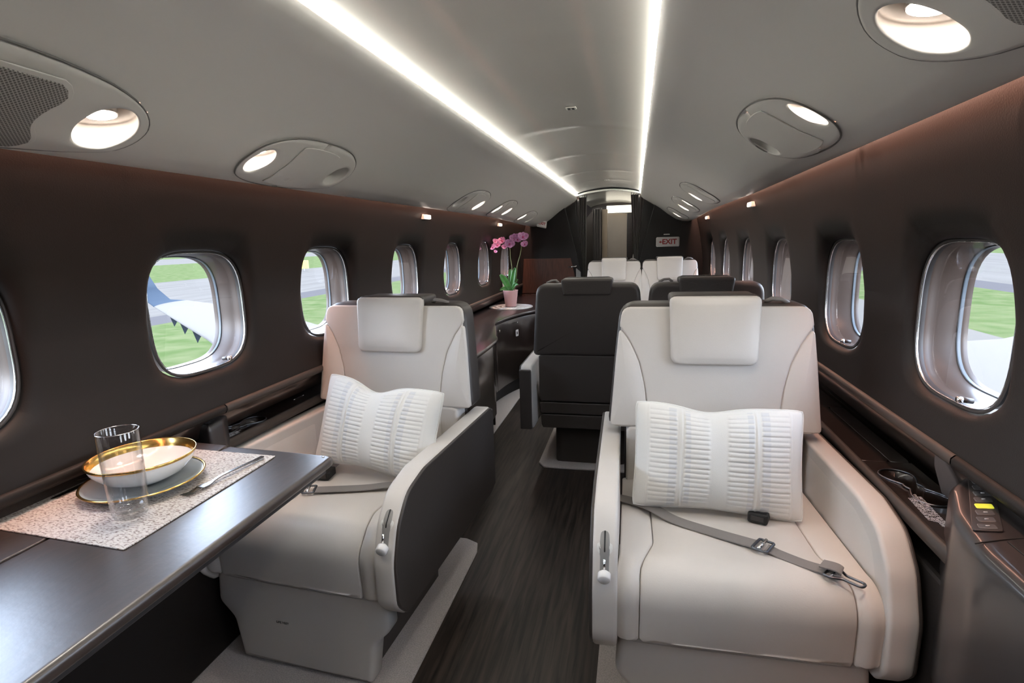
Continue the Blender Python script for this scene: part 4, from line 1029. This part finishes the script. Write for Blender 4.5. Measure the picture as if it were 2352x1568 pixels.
# knobs and a lit socket on the curved doors
for (x, y, z) in ((-.745, 4.02, .64), (-.690, 4.43, .645)):
    tube('door_knob', [(x+.8-.01, y-4.3, z), (x+.8+.010, y-4.3-.004, z), (x+.8+.016, y-4.3-.006, z)], [.004, .004, .011], CHROME, t, n=14)
slab('socket_plate', rpoly([(-.02, -.028), (.02, -.028), (.02, .028), (-.02, .028)], .004), .006, lambda u, v, h: (-.690+.8+u*.35+.008, 4.43-4.3+u*.93-h, .555+v), SIGN, t, r=.001, n=30)
slab('socket_hole', rpoly([(-.007, -.012), (.007, -.012), (.007, .012), (-.007, .012)], .003), .003, lambda u, v, h: (-.690+.8+u*.35+.010, 4.43-4.3+u*.93-h-.005, .555+v), BLACK, t, r=.0005, n=20)
# round openwork silver mat
t = thing('openwork_mat', 'round silver openwork mat beneath the orchid pot', 'table mat', (-.835, 4.88, CZ))
lathe('mat_base', [(0, .0005), (.195, .0005), (.198, .002), (0, .002)], mat('mat_dark', (.10, .09, .09), .5), t, n=60)
V = []; F = []
def torus(V, F, cx, cy, R_, r, z, n=14, m_=5, ph=0, el=1.0):
    b0 = len(V)
    for i in range(n):
        a = 2*pi*i/n
        for j in range(m_):
            q = 2*pi*j/m_; rad = R_+r*cos(q); x, y = rad*cos(a)*el, rad*sin(a); V.append((cx+x*cos(ph)-y*sin(ph), cy+x*sin(ph)+y*cos(ph), z+r*sin(q)))
    for i in range(n):
        for j in range(m_): i2, j2 = (i+1) % n, (j+1) % m_; F.append((b0+i*m_+j, b0+i2*m_+j, b0+i2*m_+j2, b0+i*m_+j2))
for R_ in (.203, .150, .100): torus(V, F, 0, 0, R_, .004, .004, 60, 6)
for rr_, cnt, sz in ((.177, 30, .017), (.125, 22, .017), (.078, 14, .016)):
    for k in range(cnt): a = 2*pi*k/cnt; torus(V, F, rr_*cos(a), rr_*sin(a), sz, .0027, .004, 10, 5, a, 1.25)
mk('lattice', V, F, SILVER, t)
# orchid
ox_, oy_ = -.835, 4.88
t = thing('potted_orchid', 'pink moth orchid in a pale pink pot on the credenza', 'plant', (ox_, oy_, CZ+.008))
lathe('pot', [(0, 0), (.048, 0), (.051, .003), (.070, .148), (.072, .152), (.068, .153), (.065, .148), (.062, .13), (0, .13)], PINK, t, n=40)
lathe('potting_bark', [(.063, .132), (.03, .140), (0, .143)], SOIL, t, n=24)
def leaf(base, tip, wd, arch, roll=0):
    b_, e = Vector(base), Vector(tip); d_ = e-b_; sd_ = d_.cross(Vector((0, -1, .4))).normalized(); V = []; F = []; n = 14
    nn = sd_.cross(d_).normalized()
    for i in range(n+1):
        f = i/n; c = b_+d_*f+Vector((0, 0, 1))*arch*sin(pi*f); ww = wd*(sin(pi*(f*.82+.13)))**.8
        for q in (-1, -.5, 0, .5, 1): V.append(c+sd_*ww*q+nn*(.010*abs(q)*(1 if nn.y < 0 else -1)))
    for i in range(n):
        for q in range(4): F.append((i*5+q, i*5+q+1, (i+1)*5+q+1, (i+1)*5+q))
    o = mk('leaf', V, F, LEAF, t); o.modifiers.new('thick', 'SOLIDIFY').thickness = .003
leaf((.0, 0, .14), (-.085, -.03, .30), .030, .02); leaf((.01, 0, .14), (.055, -.01, .36), .026, .02); leaf((.005, .01, .14), (.0, .03, .345), .024, .02)
leaf((0, 0, .14), (-.095, -.03, .155), .020, .02); leaf((.01, 0, .14), (.085, -.02, .205), .016, .03); leaf((.01, 0, .14), (.06, .05, .25), .02, .02)
st1 = [(.015, .01, .13), (.022, .0, .34), (.010, 0, .45), (.008, -.01, .54), (-.03, -.02, .60), (-.08, -.03, .61), (-.13, -.03, .57)]
st2 = [(.03, .01, .13), (.058, .0, .26), (.072, 0, .38), (.10, 0, .47), (.115, 0, .56), (.10, -.01, .635), (.06, -.02, .65)]
tube('flower_stem', catmull(st1), .0035, STEM, t, n=7); tube('flower_stem', catmull(st2), .004, STEM, t, n=7)
pet = None
def flower(x, z, y, s, yaw, pitch):
    global pet
    f = bpy.data.objects.new('flower', None); COL.objects.link(f); f.parent = t; f.location = (x, y, z); f.rotation_euler = (pitch, random.uniform(-.5, .5), yaw); f.scale = (s, s, s)
    if pet is None:
        V = []; F = []; n = 8
        for i in range(n+1):
            g = i/n; ww = .021*sin(pi*min(1, g*.86+.12))**.7; zz = .042*g
            for q in (-1, -.5, 0, .5, 1): V.append((ww*q, -.006*g*g*2+.004*abs(q), zz))
        for i in range(n):
            for q in range(4): F.append((i*5+q, i*5+q+1, (i+1)*5+q+1, (i+1)*5+q))
        pet = bpy.data.meshes.new('petal'); pet.from_pydata(V, [], F); pet.materials.append(PETAL)
        for p in pet.polygons: p.use_smooth = True
        o = lathe('lip', [(0, .012), (.006, .009), (.009, 0), (.006, -.008), (0, -.012)], PETALC, None, n=12); flower.lip = o.data; bpy.data.objects.remove(o)
    for k, a in enumerate((0, 72, 140, 220, 288)):
        p = bpy.data.objects.new('petal', pet); COL.objects.link(p); p.parent = f; p.rotation_euler = (.25, radians(a), 0); sc = 1.15 if k in (1, 4) else .9; p.scale = (sc*1.1, sc, sc)
    p = bpy.data.objects.new('lip', flower.lip); COL.objects.link(p); p.parent = f; p.location = (0, -.010, -.006)
FL = [(-.982, 1.278, .75), (-.931, 1.300, .95), (-.951, 1.336, .6), (-.889, 1.338, .9), (-.862, 1.283, .75), (-.819, 1.308, 1.12), (-.773, 1.355, 1.15), (-.742, 1.345, .8), (-.692, 1.365, 1.15), (-.684, 1.300, .8), (-.955, 1.240, .4)]
for i, (x, z, s) in enumerate(FL): flower(x-ox_, z-CZ-.008, -.03-.012*(i % 3), s, random.uniform(-.4, .4), random.uniform(-.35, .1))
t = thing('wall_card', 'small pale card on the left wall behind the orchid', 'card', (-.985, 5.22, .90)); slab('card', rpoly([(-.035, -.03), (.035, -.03), (.035, .03), (-.035, .03)], .003), .006, lambda u, v, h: (h, u, v), SIGN, t, r=.001, n=24)
t = thing('desk_knob', 'tiny metal stud standing at the credenza back edge', 'stud', (-.60, 5.35, CZ)); tube('stud_pin', [(0, 0, 0), (0, 0, .03)], .004, CHROME, t); tube('stud_head', [(0, 0, .03), (0, 0, .042)], .009, CHROME, t)

# ------------------------------------------------------------------ outside: airfield and wings
GZ = -1.57
def band(side, x0, x1, m, name, label, z=GZ):
    a, b_ = (side*x0, side*x1) if side > 0 else (side*x1, side*x0)
    o = mk(name, [(a, -400, z), (b_, -400, z), (b_, 600, z), (a, 600, z)], [(0, 1, 2, 3)], m, smooth=False); return struct(o, label)
g0 = struct(mk('ground', [(-9.8, -400, GZ), (9.8, -400, GZ), (9.8, 600, GZ), (-9.8, 600, GZ)], [(0, 1, 2, 3)], APRON, smooth=False), 'pale concrete apron under the aircraft')
for side in (-1, 1):
    nm = 'left' if side < 0 else 'right'; k = 1.0 if side < 0 else .9
    band(side, 9.8, 18.5*k, GRASS, 'ground', 'near grass strip outside the %s windows' % nm)
    band(side, 18.5*k, 21*k, GREYT, 'ground', 'grey taxiway shoulder outside the %s windows' % nm)
    band(side, 21*k, 44*k, TARMAC, 'ground', 'pale taxiway outside the %s windows' % nm)
    band(side, 44*k, 100, GRASS, 'ground', 'far grass strip outside the %s windows' % nm)
    band(side, 100, 170, TARMAC, 'ground', 'far runway outside the %s windows' % nm)
    band(side, 170, 900, GRASS, 'ground', 'distant grassland outside the %s windows' % nm)
def wing(side):
    nm = 'left' if side < 0 else 'right'
    t = thing('aircraft_wing', 'white swept wing outside the %s windows' % nm, 'wing', (side*1.5, 5, -.5))
    def sec(x, yl, yt, z, th, tw=0):
        c = yt-yl; out = []
        for k in range(24):
            a = 2*pi*k/24; u = (1-cos(a))/2; s = sin(a); out.append((side*(x-1.5), yl+c*u-5, z+.5+th*s*(1-.55*u)+tw*u))
        return out
    secs = [(1.2, 2.7, 7.7, -.35, .22), (4.9, 5.95, 8.0, -.10, .13), (5.9, 6.75, 8.7, -.05, .11), (10.3, 10.0, 12.0, .18, .07), (10.8, 10.5, 12.3, .30, .05), (11.2, 11.2, 12.6, .75, .035), (11.45, 11.9, 12.9, 1.25, .03)]
    if side < 0: secs = [(1.2, 2.7, 6.6, -.35, .22, .05), (4.9, 5.95, 7.9, -.12, .13, .18), (6.2, 6.95, 8.6, -.04, .11, .22), (10.3, 9.95, 10.9, .10, .05, .05), (10.5, 10.0, 10.62, .20, .045), (10.65, 10.03, 10.45, .48, .035), (10.72, 10.06, 10.34, .80, .03)]
    V = []; F = []
    for s_ in secs: V += sec(*s_)
    for k in range(4-1):
        for i in range(24): j = (i+1) % 24; F.append((k*24+i, k*24+j, (k+1)*24+j, (k+1)*24+i))
    fixn(mk('wing_panel', V[:96], F, PAINT, t))
    F = []
    for k in range(3, 6):
        for i in range(24): j = (i+1) % 24; b0 = 72; F.append((k*24+i-b0, k*24+j-b0, (k+1)*24+j-b0, (k+1)*24+i-b0))
    F.append(tuple(range(72, 96)))
    fixn(mk('winglet', V[72:], F, BLUEP if side < 0 else PAINT, t))
    for (x, y) in ((7.35, 7.92), (8.2, 8.53), (9.05, 9.15)):
        y -= .06
        z = -.05+(x-5.9)*.052-.03
        V2 = [(side*(x-1.5), y-5, z+.5), (side*(x-1.5)+.03, y-5+.34, z+.5), (side*(x-1.5), y-5+.1, z+.5-.30), (side*(x-1.5)-.03, y-5+.34, z+.5)]
        mk('wing_fence', V2, [(0, 1, 2), (0, 2, 3), (0, 3, 1), (1, 3, 2)], BLUEP, t, smooth=False)
wing(-1); wing(1)
t = thing('taxiway_marker', 'small yellow marker board on the grass seen through the second left window', 'marker', (-40, 60, GZ)); box('marker_board', -.6, .6, -.1, .1, .3, 1.3, mat('marker_yellow', (.5, .4, .05), .6), t); box('marker_leg', -.05, .05, -.05, .05, 0, .35, GUN, t)
